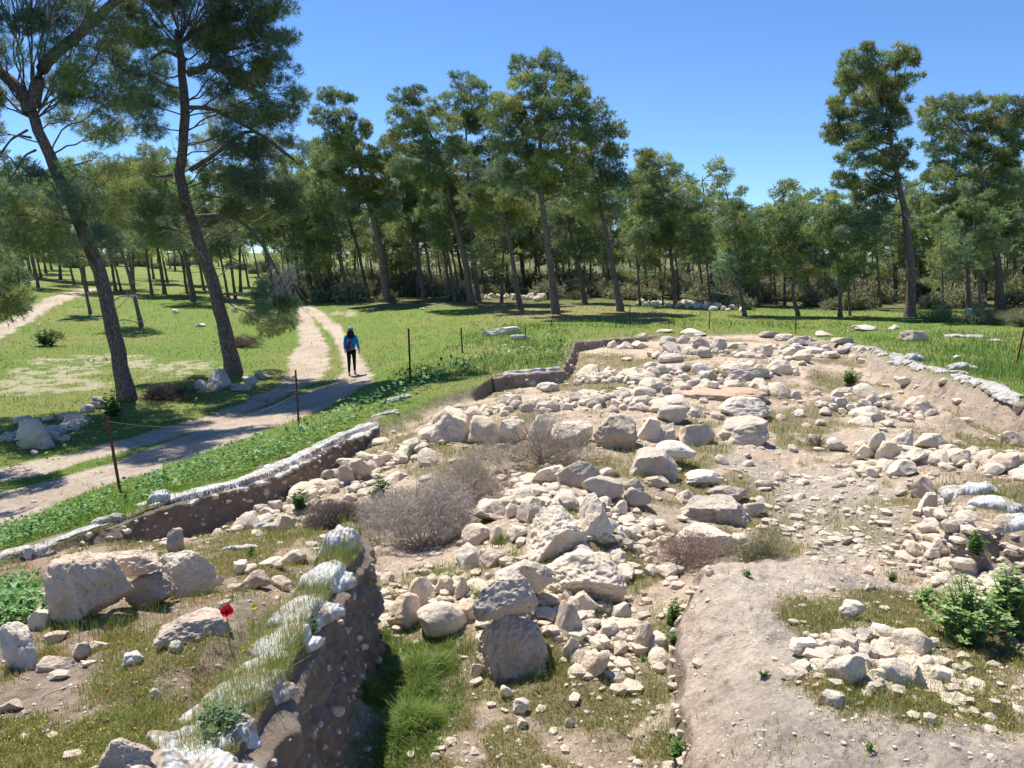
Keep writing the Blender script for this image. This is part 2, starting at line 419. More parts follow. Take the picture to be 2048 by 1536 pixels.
def noise_node(n, vec, scale, detail=6, rough=0.6):
    t = nd(n, "ShaderNodeTexNoise"); t.inputs["Scale"].default_value = scale
    t.inputs["Detail"].default_value = detail; t.inputs["Roughness"].default_value = rough
    if vec is not None: n.links.new(vec, t.inputs["Vector"])
    return t

def ramp(n, fac, stops):
    r = nd(n, "ShaderNodeValToRGB"); e = r.color_ramp.elements
    e[0].position = stops[0][0]; e[0].color = (*stops[0][1], 1)
    e[1].position = stops[-1][0]; e[1].color = (*stops[-1][1], 1)
    for p, c in stops[1:-1]:
        k = e.new(p); k.color = (*c, 1)
    n.links.new(fac, r.inputs[0]); return r

def mixc(n, a, b, fac=None, mode='MIX', f=0.5):
    m = nd(n, "ShaderNodeMix", data_type='RGBA', blend_type=mode)
    m.inputs[0].default_value = f
    if fac is not None: n.links.new(fac, m.inputs[0])
    for s, v in ((6, a), (7, b)):
        if isinstance(v, tuple): m.inputs[s].default_value = (*v, 1)
        else: n.links.new(v, m.inputs[s])
    return m.outputs[2]

def bump(n, b, h, strength=0.5, dist=0.02, prev=None):
    x = nd(n, "ShaderNodeBump"); x.inputs["Strength"].default_value = strength
    x.inputs["Distance"].default_value = dist
    n.links.new(h, x.inputs["Height"])
    if prev is not None: n.links.new(prev, x.inputs["Normal"])
    n.links.new(x.outputs[0], b.inputs["Normal"]); return x.outputs[0]

def attr(n, name="col"):
    a = nd(n, "ShaderNodeAttribute"); a.attribute_name = name; return a.outputs["Color"]

def mat_ground():
    m, n, b = new_mat("earth_and_turf")
    g = nd(n, "ShaderNodeNewGeometry").outputs["Position"]
    n1 = noise_node(n, g, 9, 8, 0.7); n2 = noise_node(n, g, 60, 4, 0.7)
    v = nd(n, "ShaderNodeTexVoronoi"); v.inputs["Scale"].default_value = 26; n.links.new(g, v.inputs["Vector"])
    r1 = ramp(n, n1.outputs[0], [(0.3, (0.72, 0.70, 0.68)), (0.5, (1, 1, 1)), (0.72, (1.28, 1.26, 1.22))])
    c = mixc(n, attr(n), r1.outputs[0], mode='MULTIPLY', f=1.0)
    r2 = ramp(n, v.outputs["Distance"], [(0.05, (1.30, 1.28, 1.25)), (0.22, (1, 1, 1)), (0.6, (0.86, 0.84, 0.82))])
    c = mixc(n, c, r2.outputs[0], mode='MULTIPLY', f=0.7)
    n.links.new(c, b.inputs["Base Color"])
    p = bump(n, b, n1.outputs[0], 1.0, 0.08); p = bump(n, b, n2.outputs[0], 0.8, 0.02, p); bump(n, b, v.outputs["Distance"], 0.35, -0.02, p)
    return m

def mat_attr(name, rough=0.85, transl=0.0, spec=0.15):
    m, n, b = new_mat(name)
    a = attr(n); n.links.new(a, b.inputs["Base Color"]); b.inputs["Roughness"].default_value = rough
    try: b.inputs["Specular IOR Level"].default_value = spec
    except KeyError: pass
    if transl:
        t = nd(n, "ShaderNodeBsdfTranslucent"); n.links.new(a, t.inputs[0])
        mixs = nd(n, "ShaderNodeMixShader"); mixs.inputs[0].default_value = transl
        out = n.nodes["Material Output"]
        n.links.new(b.outputs[0], mixs.inputs[1]); n.links.new(t.outputs[0], mixs.inputs[2]); n.links.new(mixs.outputs[0], out.inputs[0])
    return m

def mat_stone(name, base, grey, dark, greyness=0.5, scale=1.0):
    m, n, b = new_mat(name)
    tc = nd(n, "ShaderNodeTexCoord").outputs["Object"]
    oi = nd(n, "ShaderNodeObjectInfo")
    ad = nd(n, "ShaderNodeVectorMath", operation='ADD'); n.links.new(tc, ad.inputs[0])
    cm = nd(n, "ShaderNodeCombineXYZ"); mu = nd(n, "ShaderNodeMath", operation='MULTIPLY'); mu.inputs[1].default_value = 37
    n.links.new(oi.outputs["Random"], mu.inputs[0])
    for i in range(3): n.links.new(mu.outputs[0], cm.inputs[i])
    n.links.new(cm.outputs[0], ad.inputs[1]); vec = ad.outputs[0]
    n1 = noise_node(n, vec, 4 * scale, 7, 0.65); n2 = noise_node(n, vec, 22 * scale, 6, 0.7); n3 = noise_node(n, vec, 1.8 * scale, 4, 0.6); n4 = noise_node(n, vec, 90 * scale, 3, 0.6)
    c = ramp(n, n1.outputs[0], [(0.3, tuple(x * 0.80 for x in base)), (0.5, base), (0.7, tuple(min(x * 1.17, 0.8) for x in base))]).outputs[0]
    gm = ramp(n, n3.outputs[0], [(0.62 - 0.22 * greyness, (0, 0, 0)), (0.78 - 0.22 * greyness, (1, 1, 1))]).outputs[0]
    c = mixc(n, c, grey, fac=gm)
    dm = ramp(n, n2.outputs[0], [(0.28, (1, 1, 1)), (0.40, (0, 0, 0))]).outputs[0]
    c = mixc(n, c, dark, fac=dm)
    # each stone a little different
    hv = nd(n, "ShaderNodeHueSaturation"); mr = nd(n, "ShaderNodeMapRange"); mr.inputs[3].default_value = 0.82; mr.inputs[4].default_value = 1.12
    n.links.new(oi.outputs["Random"], mr.inputs[0]); n.links.new(mr.outputs[0], hv.inputs["Value"]); n.links.new(c, hv.inputs["Color"])
    n.links.new(hv.outputs[0], b.inputs["Base Color"])
    vc = nd(n, 'ShaderNodeTexVoronoi', feature='DISTANCE_TO_EDGE'); vc.inputs['Scale'].default_value = 5.5 * scale
    wv = mixc(n, vec, n1.outputs['Color'], f=0.25); n.links.new(wv, vc.inputs['Vector'])
    cr = ramp(n, vc.outputs[0], [(0.0, (0, 0, 0)), (0.05, (1, 1, 1))]).outputs[0]
    p = bump(n, b, n1.outputs[0], 0.7, 0.07 / scale); p = bump(n, b, n2.outputs[0], 0.9, 0.025 / scale, p); p = bump(n, b, cr, 0.35, 0.012 / scale, p); bump(n, b, n4.outputs[0], 0.7, 0.006, p)
    return m

M = {}
M['ground'] = mat_ground()
M['lime'] = mat_stone("pale_limestone", (0.75, 0.635, 0.50), (0.58, 0.51, 0.43), (0.28, 0.215, 0.155), 0.3)
M['grey'] = mat_stone("grey_limestone", (0.60, 0.515, 0.42), (0.47, 0.415, 0.35), (0.20, 0.165, 0.13), 0.6)
M['white'] = mat_stone("white_limestone", (0.77, 0.68, 0.57), (0.62, 0.55, 0.47), (0.36, 0.30, 0.24), 0.15)
M['tan'] = mat_stone("tan_limestone", (0.68, 0.55, 0.425), (0.52, 0.44, 0.36), (0.26, 0.19, 0.13), 0.3)
M['brick'] = mat_stone("red_mud_brick", (0.58, 0.41, 0.29), (0.56, 0.46, 0.37), (0.28, 0.19, 0.13), 0.3)
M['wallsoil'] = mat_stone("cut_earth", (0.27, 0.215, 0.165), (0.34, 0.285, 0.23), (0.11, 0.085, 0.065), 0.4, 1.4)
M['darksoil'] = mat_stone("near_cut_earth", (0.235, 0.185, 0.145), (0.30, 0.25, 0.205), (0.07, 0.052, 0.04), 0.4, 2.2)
M['leaf'] = mat_attr("leaf", 0.6, 0.25, 0.3)
M['blade'] = mat_attr("grass_blade", 0.75, 0.3, 0.15)
M['needle'] = mat_attr("pine_needles", 0.6, 0.35, 0.2)
M['twig'] = mat_attr("dry_twig", 0.9)

def mat_bark():
    m, n, b = new_mat("pine_bark")
    g = nd(n, "ShaderNodeNewGeometry").outputs["Position"]
    mp = nd(n, "ShaderNodeMapping"); mp.inputs["Scale"].default_value = (1, 1, 0.35); n.links.new(g, mp.inputs[0])
    v = nd(n, "ShaderNodeTexVoronoi", feature='DISTANCE_TO_EDGE'); v.inputs["Scale"].default_value = 16; n.links.new(mp.outputs[0], v.inputs["Vector"])
    n1 = noise_node(n, mp.outputs[0], 14, 6, 0.7)
    c = ramp(n, n1.outputs[0], [(0.3, (0.12, 0.095, 0.08)), (0.5, (0.22, 0.175, 0.145)), (0.72, (0.34, 0.28, 0.24))]).outputs[0]
    e = ramp(n, v.outputs[0], [(0.0, (0.35, 0.32, 0.3)), (0.18, (1, 1, 1))]).outputs[0]
    c = mixc(n, c, e, mode='MULTIPLY', f=0.85)
    n.links.new(c, b.inputs["Base Color"])
    p = bump(n, b, v.outputs[0], 0.9, 0.05); bump(n, b, n1.outputs[0], 0.6, 0.03, p)
    return m
M['bark'] = mat_bark()

def plain(name, c, rough=0.8, spec=0.2, metal=0.0, nscale=None, amt=0.25, weave=False, bdist=0.01):
    m, n, b = new_mat(name); b.inputs["Roughness"].default_value = rough; b.inputs["Metallic"].default_value = metal
    b.inputs["Base Color"].default_value = (*c, 1)
    if nscale:
        tc = nd(n, "ShaderNodeTexCoord").outputs["Object"]
        t = noise_node(n, tc, nscale, 6, 0.65)
        r = ramp(n, t.outputs[0], [(0.3, tuple(x * (1 - amt) for x in c)), (0.7, tuple(min(1, x * (1 + amt)) for x in c))])
        n.links.new(r.outputs[0], b.inputs["Base Color"]); bump(n, b, t.outputs[0], 0.6, bdist)
    return m

def mat_bag(name, c, dirt):
    m, n, b = new_mat(name); b.inputs["Roughness"].default_value = 0.55
    g = nd(n, "ShaderNodeNewGeometry").outputs["Position"]
    t = noise_node(n, g, 6, 6, 0.7); t2 = noise_node(n, g, 40, 4, 0.6)
    r = ramp(n, t.outputs[0], [(0.36, c), (0.48, tuple(x * 0.88 for x in c)), (0.58, dirt)])
    n.links.new(r.outputs[0], b.inputs["Base Color"])
    wv = nd(n, "ShaderNodeTexWave"); wv.inputs["Scale"].default_value = 9; wv.inputs["Distortion"].default_value = 7; n.links.new(g, wv.inputs["Vector"])
    p = bump(n, b, wv.outputs["Fac"], 0.35, 0.02); bump(n, b, t2.outputs[0], 0.5, 0.012, p)
    return m
M['bag'] = mat_bag("white_woven_plastic", (0.56, 0.56, 0.555), (0.34, 0.28, 0.21))
M['oldbag'] = mat_bag("weathered_grey_plastic", (0.48, 0.47, 0.45), (0.30, 0.26, 0.21))
M['rust'] = plain("rusty_iron", (0.16, 0.065, 0.045), 0.8, 0.3, 0.2, 30, 0.5)
M['blackpost'] = plain("dark_iron", (0.025, 0.022, 0.022), 0.6, 0.3, 0.2, 30, 0.4)
M['wire'] = plain("thin_wire", (0.35, 0.36, 0.30), 0.6, 0.3, 0.3)

# ------------------------------------------------------------------ the ground mesh
idx = np.arange(NU * NV).reshape(NV, NU)
quads = np.stack([idx[:-1, :-1], idx[:-1, 1:], idx[1:, 1:], idx[1:, :-1]], -1).reshape(-1, 4)
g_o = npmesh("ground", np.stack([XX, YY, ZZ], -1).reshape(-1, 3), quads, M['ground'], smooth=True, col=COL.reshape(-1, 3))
tag(g_o, kind="structure")
# ------------------------------------------------------------------ stones
import bmesh
_ico = {}
def ico(sub):
    if sub not in _ico:
        bm = bmesh.new(); bmesh.ops.create_icosphere(bm, subdivisions=sub, radius=1.0)
        v = np.array([x.co[:] for x in bm.verts]); f = np.array([[l.index for l in fc.verts] for fc in bm.faces]); bm.free()
        _ico[sub] = (v, f)
    return _ico[sub]

def stone_shape(r, sub, rough=1.0, boxy=3.0, cuts=12):
    v, f = ico(sub)
    p = v / (np.abs(v) ** boxy).sum(1, keepdims=True) ** (1 / boxy)
    p = p + fbm3(v, 0.9, 2, int(r.integers(1e6)))[:, None] * v * 0.30
    for k in range(cuts):
        n = r.normal(size=3); n[2] *= 0.8; n /= np.linalg.norm(n); d = r.uniform(0.5, 0.92)
        t = p @ n - d; p = p - np.where(t > 0, t * r.uniform(0.86, 1.0), 0)[:, None] * n
    if sub >= 3:
        s = int(r.integers(1e6))
        nn = v
        a = fbm3(p, 1.7, 3, s) * 0.12 + (0.35 - np.abs(fbm3(p, 3.2, 3, s + 5, 0.6))) * 0.13 - 0.03
        pits = np.maximum(0, vnoise(p[:, 0] * 6.5 + s % 91, p[:, 1] * 6.5, p[:, 2] * 6.5, s + 9) - 0.35) * -0.11
        if sub >= 4: a = a + fbm3(p, 13, 3, s + 7) * 0.05
        if sub >= 6: a = a + (0.3 - np.abs(fbm3(p, 7, 4, s + 17, 0.6))) * 0.04
        p = p + nn * (a + pits)[:, None] * rough
    lo = p.min(0); hi = p.max(0)
    return (p - (lo + hi) / 2) / ((hi - lo) / 2), f

def sub_for(px):
    return 6 if px > 118 else 5 if px > 85 else 4 if px > 30 else 3

n_stone = 0
def stone(px, by, wpx, hpx, label, group=None, m='lime', gy=None, boxy=3.0, cat='stone', name='stone', depth=0.8, tilt=None, sink=0.22, rough=1.0, Y=None, rz=None, cuts=12, sd=None):
    """a stone seen with its foot at pixel (px, by), wpx wide and hpx high in the photograph; gy = pixel row where what carries it meets the ground"""
    global n_stone; n_stone += 1
    r = np.random.default_rng(sd or 1000 + n_stone)
    h0 = hit(px, gy or by); y = Y or h0.y
    base = PY(px, by, y)
    if gy is None and Y is None: base.z = h0.z
    k = mpp(y, by); wd = wpx * k; dep = atan((EYE - base.z) / y)
    dp = wd * depth * 0.46 * (1 if wpx < 2.2 * hpx else 0.75)
    ht = max((hpx * k - dp * 2 * sin(dep) * 0.5) / cos(dep), 0.30 * wd if hpx > 0.35 * wpx else 0.18 * wd)
    p, f = stone_shape(r, sub_for(max(wpx, hpx)), rough, boxy, cuts)
    if rz is None: rz = r.uniform(-0.25, 0.25)
    tx, ty = tilt if tilt else (r.uniform(-0.12, 0.12), r.uniform(-0.12, 0.12))
    sink_m = ht * sink if gy is None else 0.0
    p[:, :2] *= (1 - 0.17 * p[:, 2:3])
    p = p * np.array([wd / 2, dp, (ht + sink_m) / 2])
    R = np.array((Matrix.Rotation(rz, 3, 'Z') @ Matrix.Rotation(tx, 3, 'X') @ Matrix.Rotation(ty, 3, 'Y')))
    p = p @ R.T; p[:, 0] *= wd / np.ptp(p[:, 0]); p[:, 2] *= (ht + sink_m) / np.ptp(p[:, 2]); p[:, 2] -= p[:, 2].min()
    o = npmesh(name, p, f, M[m], smooth=True)
    o.location = (base.x, base.y + dp * 0.8, base.z - sink_m)
    return tag(o, label, cat, group)

# (px, foot py, width, height, label, options)
HERO = [
 (154,1250,158,146,"largest boulder on the left, a pitted pinkish block leaning towards the camera",dict(m='tan',boxy=5,tilt=(0.12,0.04),sink=0.1,cuts=5,sd=34,rough=1.2)),
 (290,1218,92,76,"dark lichened stone carrying the flat slab, right of the largest left boulder",dict(m='grey')),
 (253,1158,135,64,"flat topped slab resting across the stones beside the largest left boulder",dict(m='tan',gy=1215,boxy=4,depth=0.6)),
 (356,1196,128,98,"rounded boulder behind the flat slab at the right end of the left group",dict(m='lime')),
 (377,1288,155,58,"cracked flat stone lying in the grass just left of the red poppy",dict(m='tan',depth=1.0,boxy=4,tilt=(0.12,0.0))),
 (28,1340,92,96,"smooth pale boulder cut by the left edge of the photo",dict(m='white')),
 (106,1342,76,30,"pinkish slab below the largest left boulder, nearest to the bare earth",dict(m='tan')),
 (158,1320,36,36,"squarish grey white stone below the largest left boulder",dict(m='grey',boxy=5)),
 (262,1335,42,30,"single pale stone alone on the grass below the cracked flat stone",dict(m='white')),
 (190,1304,40,24,"flat chip of stone to the right of the squarish grey white stone",dict(m='tan')),
 (106,1288,44,26,"small pinkish stone under the foot of the largest left boulder",dict(m='tan')),
 (74,1262,46,44,"pale stone wedged between the left edge boulder and the largest boulder",dict(m='lime')),
 (348,1306,26,24,"small pale stone in front of the cracked flat stone",dict(m='lime')),
 (238,1560,120,80,"long stone leaning up at the lower edge of the photo beside the sandbags",dict(m='tan',depth=0.5,tilt=(0.0,-0.4))),
 (15,1425,50,28,"flat pinkish stone on the bare earth at the lower left edge",dict(m='tan')),
 (308,1400,24,24,"thin upright chip standing in the green patch of the lower left",dict(m='white')),
 (1120,1112,132,98,"large smooth domed boulder on top of the central stone heap",dict(m='lime',boxy=3.5)),
 (1195,1080,72,92,"tall rounded boulder leaning against the right side of the domed boulder",dict(m='lime')),
 (1172,1203,178,104,"broad low boulder below the domed boulder of the central heap",dict(m='lime',boxy=3.5)),
 (1052,1208,126,98,"pale flat topped block wedged behind the stacked grey faced block",dict(m='lime',gy=1215,boxy=4)),
 (1025,1352,148,130,"big pitted boulder at the foot of the two stone stack above the grassy trench",dict(m='tan',boxy=3.4,sink=0.15,cuts=6,sd=8,rough=1.3)),
 (1010,1252,134,108,"grey faced block stacked on the big pitted boulder",dict(m='grey',gy=1345,boxy=4)),
 (882,1278,106,76,"smooth cream boulder at the head of the grassy trench",dict(m='white',rough=0.4,boxy=2.4,tilt=(0.1,0.25),cuts=4)),
 (803,1262,76,74,"squarish boulder touching the end of the dark cut wall",dict(m='tan')),
 (842,1214,56,60,"angular stone standing behind the smooth cream boulder",dict(m='lime')),
 (888,1192,42,40,"small block on the rim above the grassy trench",dict(m='lime')),
 (922,1197,30,44,"slender upright pale stone among grass above the trench head",dict(m='white')),
 (936,1242,50,42,"stone squeezed between the smooth cream boulder and the stack",dict(m='tan')),
 (1134,1274,64,72,"grey rounded stone just right of the two stone stack",dict(m='grey')),
 (1170,1228,54,44,"wedge shaped stone lying above the grey rounded stone",dict(m='lime')),
 (1136,1207,28,28,"small pale stone in the gap below the broad low boulder",dict(m='lime')),
 (1244,1245,42,38,"pointed white stone standing alone right of the central heap",dict(m='white')),
 (1220,1276,48,34,"rounded stone below the pointed white stone",dict(m='lime')),
 (1143,1319,38,46,"stone standing in grass right of the big pitted boulder",dict(m='lime')),
 (1194,1355,58,52,"smooth grey tan stone at the edge of the lower grassy floor",dict(m='tan')),
 (1201,1301,32,22,"small flat pale stone above the smooth grey tan stone",dict(m='lime')),
 (1290,1303,40,56,"tall cream stone beside the small leafy weed near the plaster edge",dict(m='lime')),
 (1322,1298,27,26,"small stone right of the tall cream stone at the plaster edge",dict(m='lime')),
 (935,1137,58,50,"chalk white stone at the left foot of the central heap",dict(m='white')),
 (983,1135,54,38,"cream stone next to the chalk white stone",dict(m='lime')),
 (952,1090,60,42,"rounded pink stone beside the dry bush",dict(m='tan')),
 (977,1046,72,48,"undercut flat stone at the upper left of the central heap",dict(m='lime')),
 (1063,1043,60,52,"blocky stone near the top of the central heap",dict(m='lime')),
 (1036,1083,44,34,"low stone left of the domed boulder",dict(m='lime')),
 (993,1086,27,36,"narrow pointed stone between grass blades on the central heap",dict(m='lime')),
 (1025,1036,28,30,"small triangular stone beside the undercut flat stone",dict(m='lime')),
 (1136,1020,38,28,"greyish stone behind the domed boulder",dict(m='grey')),
 (1105,970,86,42,"long pale stone at the back of the central heap",dict(m='lime')),
 (1158,975,92,56,"long tilted weathered slab propped at the back of the central heap",dict(m='grey',tilt=(0.0,-0.35),depth=0.5)),
 (1205,998,84,52,"broad grey weathered stone behind the tall rounded boulder",dict(m='grey')),
 (1219,955,46,22,"flat pale stone behind the broad grey weathered stone",dict(m='lime')),
 (1275,1016,56,44,"dark grey pitted stone at the right of the central heap",dict(m='grey')),
 (1268,984,44,30,"weathered stone above the dark grey pitted stone",dict(m='grey')),
 (1243,1034,28,36,"small rounded stone right of the tall rounded boulder",dict(m='lime')),
 (896,883,110,70,"large domed boulder at the left end of the boulder row",dict(m='tan',boxy=3)),
 (968,888,72,58,"angular pink block second from the left in the boulder row",dict(m='tan',boxy=4)),
 (1026,884,62,48,"block half veiled by dry stems in the boulder row",dict(m='lime',boxy=4)),
 (1084,880,62,54,"fourth block of the boulder row, tall and behind dry stems",dict(m='lime',boxy=4)),
 (1147,892,92,50,"wide flat topped grey cream block in the middle of the boulder row",dict(m='lime',boxy=5)),
 (1233,900,90,74,"highest block of the boulder row with a cream top and broken front",dict(m='tan',boxy=4)),
 (1301,882,52,50,"rounded block right of the highest block in the boulder row",dict(m='lime')),
 (1336,884,44,40,"small block beside two larger ones in the right half of the boulder row",dict(m='lime')),
 (1397,890,76,46,"boxy pink block above the smooth oval stone",dict(m='tan',boxy=4.5)),
 (1494,886,104,54,"wide block with a straight upper edge at the right end of the boulder row",dict(m='lime',boxy=5)),
 (1502,838,118,46,"long bright boulder behind and above the right end of the row",dict(m='lime',boxy=3)),
 (1349,847,62,40,"rough grey boulder behind the boulder row",dict(m='grey')),
 (1395,834,38,22,"small white stone behind the boulder row",dict(m='white')),
 (1312,956,96,64,"dark grey lichen covered boulder in front of the boulder row",dict(m='grey')),
 (1354,921,86,42,"smooth oval cream stone resting on darker stones in front of the row",dict(m='white',rough=0.3,boxy=2.3,gy=935,cuts=3)),
 (1315,975,52,26,"low flat stone at the foot of the lichen covered boulder",dict(m='tan')),
 (1412,972,90,34,"pale wedge shaped stone standing clear of the grass",dict(m='white')),
 (1376,1008,44,30,"pale pointed stone above the thorny twigs",dict(m='lime')),
 (1459,1008,92,40,"low grey bedrock hump right of the wedge shaped stone",dict(m='grey')),
 (1440,1046,150,56,"wide flat grey boulder behind the thorny twigs",dict(m='grey')),
 (1425,1112,130,70,"broad rounded pink boulder seen through the thorny twigs",dict(m='lime',boxy=2.5)),
 (1511,1034,52,34,"small pale boulder at the right end of the wide flat grey boulder",dict(m='lime')),
 (1851,995,58,44,"squarish stone left of the white plastic bags on the right",dict(m='tan')),
 (1736,920,44,34,"rounded stone at the left end of the right hand rubble wall",dict(m='lime')),
 (1756,904,36,42,"upright oval stone leaning over the rounded stone of the right wall",dict(m='lime')),
 (1784,928,54,48,"bulky stone in the right hand rubble wall",dict(m='lime')),
 (1811,900,42,44,"tall pale stone on top of the right hand rubble wall",dict(m='lime')),
 (1863,897,52,32,"broad pale stone on top of the right hand wall beside a weed",dict(m='lime')),
 (1675,902,42,28,"triangular white stone in front of the dark hollow",dict(m='white')),
 (1811,952,58,34,"wide cream stone low in the right hand rubble wall",dict(m='white')),
 (1872,924,34,20,"rounded tan stone in the middle of the right hand wall",dict(m='tan')),
 (1928,930,40,32,"grey stone near the right end of the rubble wall",dict(m='grey')),
 (1966,934,42,24,"flat tan stone lying on the right end of the rubble wall",dict(m='tan')),
 (2022,944,62,38,"long tan block at the right edge of the photo in the rubble wall",dict(m='tan')),
 (2032,892,48,32,"domed stone at the right edge above the rubble wall",dict(m='tan')),
 (1843,823,54,32,"arched yellowish stone on the earth ridge at the right",dict(m='tan')),
 (1852,826,32,18,"white block leaning under the arched yellowish stone",dict(m='white',boxy=5,Y=15.9)),
 (1744,812,34,24,"split stone on the earth ridge left of the arched stone",dict(m='lime')),
 (1683,815,24,22,"small stone at the left end of the earth ridge",dict(m='grey')),
 (1600,834,22,13,"tiny pale stone in the dip right of the long bright boulder",dict(m='white')),
 (1643,851,20,13,"tiny rounded stone in the dip left of the earth ridge",dict(m='tan')),
 (2042,823,26,22,"stone sticking out of the right bank at the photo edge",dict(m='tan')),
 (1097,785,50,21,"pale rectangular block lying alone in the back left corner",dict(m='white',boxy=6)),
 (1149,802,38,20,"pale block right of the lone rectangular block",dict(m='lime',boxy=4)),
 (1012,812,34,24,"stone beside two smaller ones left of the lone rectangular block",dict(m='lime')),
 (1020,798,24,14,"small stone perched above the pair left of the rectangular block",dict(m='lime')),
 (1032,818,28,19,"low stone at the right of the pair near the rectangular block",dict(m='tan')),
 (1002,670,86,18,"long flat stone lying in the grass before the middle pines",dict(m='white',boxy=4,depth=0.4)),
 (1040,680,40,11,"smaller flat stone next to the long flat stone in the grass",dict(m='white',depth=0.5)),
 (1495,762,112,28,"long weathered block wall piece in the middle of the far ruins",dict(m='lime',boxy=3,depth=0.4)),
 (1490,730,62,13,"flat slab on the far ruins behind the long weathered piece",dict(m='tan',depth=0.5)),
 (1345,726,54,21,"two humped grey block in the far ruins",dict(m='grey')),
 (1411,762,34,21,"white stone in the grass before the far rubble line",dict(m='white')),
 (1372,762,24,15,"small rounded white stone left of the white stone in the far ruins",dict(m='white')),
 (1291,804,46,29,"dark sided block at the left end of the orange earth mound",dict(m='grey')),
 (1248,800,42,24,"block left of the dark sided block by the orange mound",dict(m='lime')),
 (1338,691,36,20,"blocky stone standing in grass near the far edge of the ruins",dict(m='grey')),
 (1369,687,32,17,"grey block touching the blocky stone near the far edge",dict(m='grey')),
 (1478,697,46,13,"low flat stone near the far edge of the ruins",dict(m='grey')),
 (1610,692,66,22,"wide broken stone in the far wall line on the right",dict(m='grey')),
 (1572,682,38,15,"pale block left of the wide broken stone in the far wall line",dict(m='lime')),
 (1540,676,42,14,"weathered stone at the left of the far wall line",dict(m='grey')),
 (1652,673,42,12,"flat light stone behind the far wall line",dict(m='lime')),
 (1688,688,56,15,"long stone at the right end of the far wall line",dict(m='tan')),
 (1632,708,64,15,"bright flat slab in front of the far wall line",dict(m='white',depth=0.6)),
 (1737,662,54,13,"flat white stone in the far grass right of the ruins",dict(m='white')),
 (1790,659,22,10,"small white stone in the far grass right of the ruins",dict(m='white')),
 (1832,682,54,22,"pink boulder in the long grass behind the right bank",dict(m='tan')),
 (1390,668,52,10,"white flat strip of stone in the far grass edge",dict(m='white')),
 (1330,666,40,8,"thin pale stone left of the white flat strip in the far grass",dict(m='lime')),
 (1225,696,22,15,"small white stone below the far cut bank, leftmost",dict(m='white')),
 (1250,698,30,15,"rounded grey white stone below the far cut bank",dict(m='lime')),
 (1280,697,34,16,"larger pale stone below the far cut bank beside its corner",dict(m='lime')),
 (1284,681,26,17,"stone at the top corner of the far cut bank",dict(m='grey')),
 (1709,1240,56,40,"pale stone standing at the back of the lower right stone heap",dict(m='white')),
 (1841,1316,82,56,"largest pale stone at the right of the lower right heap",dict(m='lime',boxy=3.5)),
 (1776,1282,58,34,"stone at the upper right of the lower right heap",dict(m='lime')),
 (1702,1368,80,62,"broad stone at the front left of the lower right heap",dict(m='lime')),
 (1797,1374,78,54,"rounded stone at the front of the lower right heap beside dry twigs",dict(m='lime')),
 (1759,1364,36,26,"small stone tucked between the two front stones of the lower right heap",dict(m='lime')),
 (1841,1376,32,46,"upright stone at the front right of the lower right heap",dict(m='lime')),
 (1858,1340,28,28,"small block behind the upright stone of the lower right heap",dict(m='lime')),
 (1615,1312,58,34,"pale stone at the left end of the lower right heap",dict(m='white')),
 (1722,1316,58,30,"tilted slab in the middle of the lower right heap",dict(m='lime')),
 (1656,1300,32,16,"small white chip on the lower right heap",dict(m='white')),
 (1677,1416,50,32,"white angular stone lying in front of the lower right heap",dict(m='white')),
 (1884,1368,36,30,"stone leaning in the grass right of the lower right heap",dict(m='white')),
 (1745,1388,28,20,"little stone at the very front of the lower right heap",dict(m='lime')),
 (1840,1118,44,36,"cream stone jutting from the right bank below the bags, left of its pair",dict(m='lime')),
 (1882,1114,46,38,"cream stone jutting from the right bank below the bags, right of its pair",dict(m='lime')),
 (1880,1072,68,36,"wide grey stone in the right bank directly under the bags",dict(m='grey')),
 (1930,1150,68,32,"flat pale stone in the right bank above the thistle",dict(m='lime')),
 (2013,1168,42,36,"wedge stone sticking from the right bank behind the thistle",dict(m='lime')),
 (1860,1030,50,50,"pale stone beneath the left end of the white plastic bags",dict(m='white')),
 (1013,1400,28,28,"pointed white stone on the lower grassy floor",dict(m='white')),
 (1044,1426,36,30,"rounded white stone on the lower grassy floor",dict(m='white')),
 (1045,1456,23,20,"small grey white stone below the rounded white stone",dict(m='white')),
 (1140,1455,22,20,"little stone on the bare lower floor",dict(m='white')),
 (953,1354,26,28,"small pale stone left of the big pitted boulder foot",dict(m='lime')),
 (871,1522,22,16,"pale stone at the lower edge beside the trench grass",dict(m='white')),
 (335,1052,36,30,"round cobble set in the long cut wall on the left",dict(m='tan',sink=0,Y=11.55)),
 (348,1106,38,50,"grey mushroom shaped stone standing before the long cut wall",dict(m='grey')),
 (425,1022,22,18,"small cobble protruding from the long cut wall",dict(m='lime',Y=12.2,sink=0)),
 (602,942,22,30,"angular block bulging from the middle of the long cut wall",dict(m='tan',Y=14.1,sink=0)),
 (565,1062,58,36,"smooth stone held under a torn white sack by the left trench",dict(m='tan')),
 (540,1066,40,22,"small brown stone under the torn white sack",dict(m='grey')),
 (690,966,32,40,"upright brown cobble leaning on the low wall beside the left trench",dict(m='tan')),
 (718,958,46,44,"larger cobble right of the upright brown cobble",dict(m='tan')),
 (698,938,62,24,"long flat stone behind the upright brown cobble",dict(m='lime')),
 (655,962,32,24,"grey cobble left of the upright brown cobble",dict(m='grey')),
 (660,978,36,20,"flat cobble below the grey cobble on the low wall",dict(m='tan')),
 (606,1008,56,32,"pale rounded block at the near end of the low wall",dict(m='lime')),
 (630,1020,34,26,"brown stone right of the pale rounded block of the low wall",dict(m='tan')),
 (530,1030,36,16,"torn edged pale stone at the trench foot",dict(m='white')),
 (502,1042,26,20,"small pale stone at the near foot of the long cut wall",dict(m='lime')),
 (620,1055,46,30,"yellowish stone beside the dark twigs",dict(m='tan')),
 (718,1030,24,18,"single cobble at the left rim of the dry bush",dict(m='tan')),
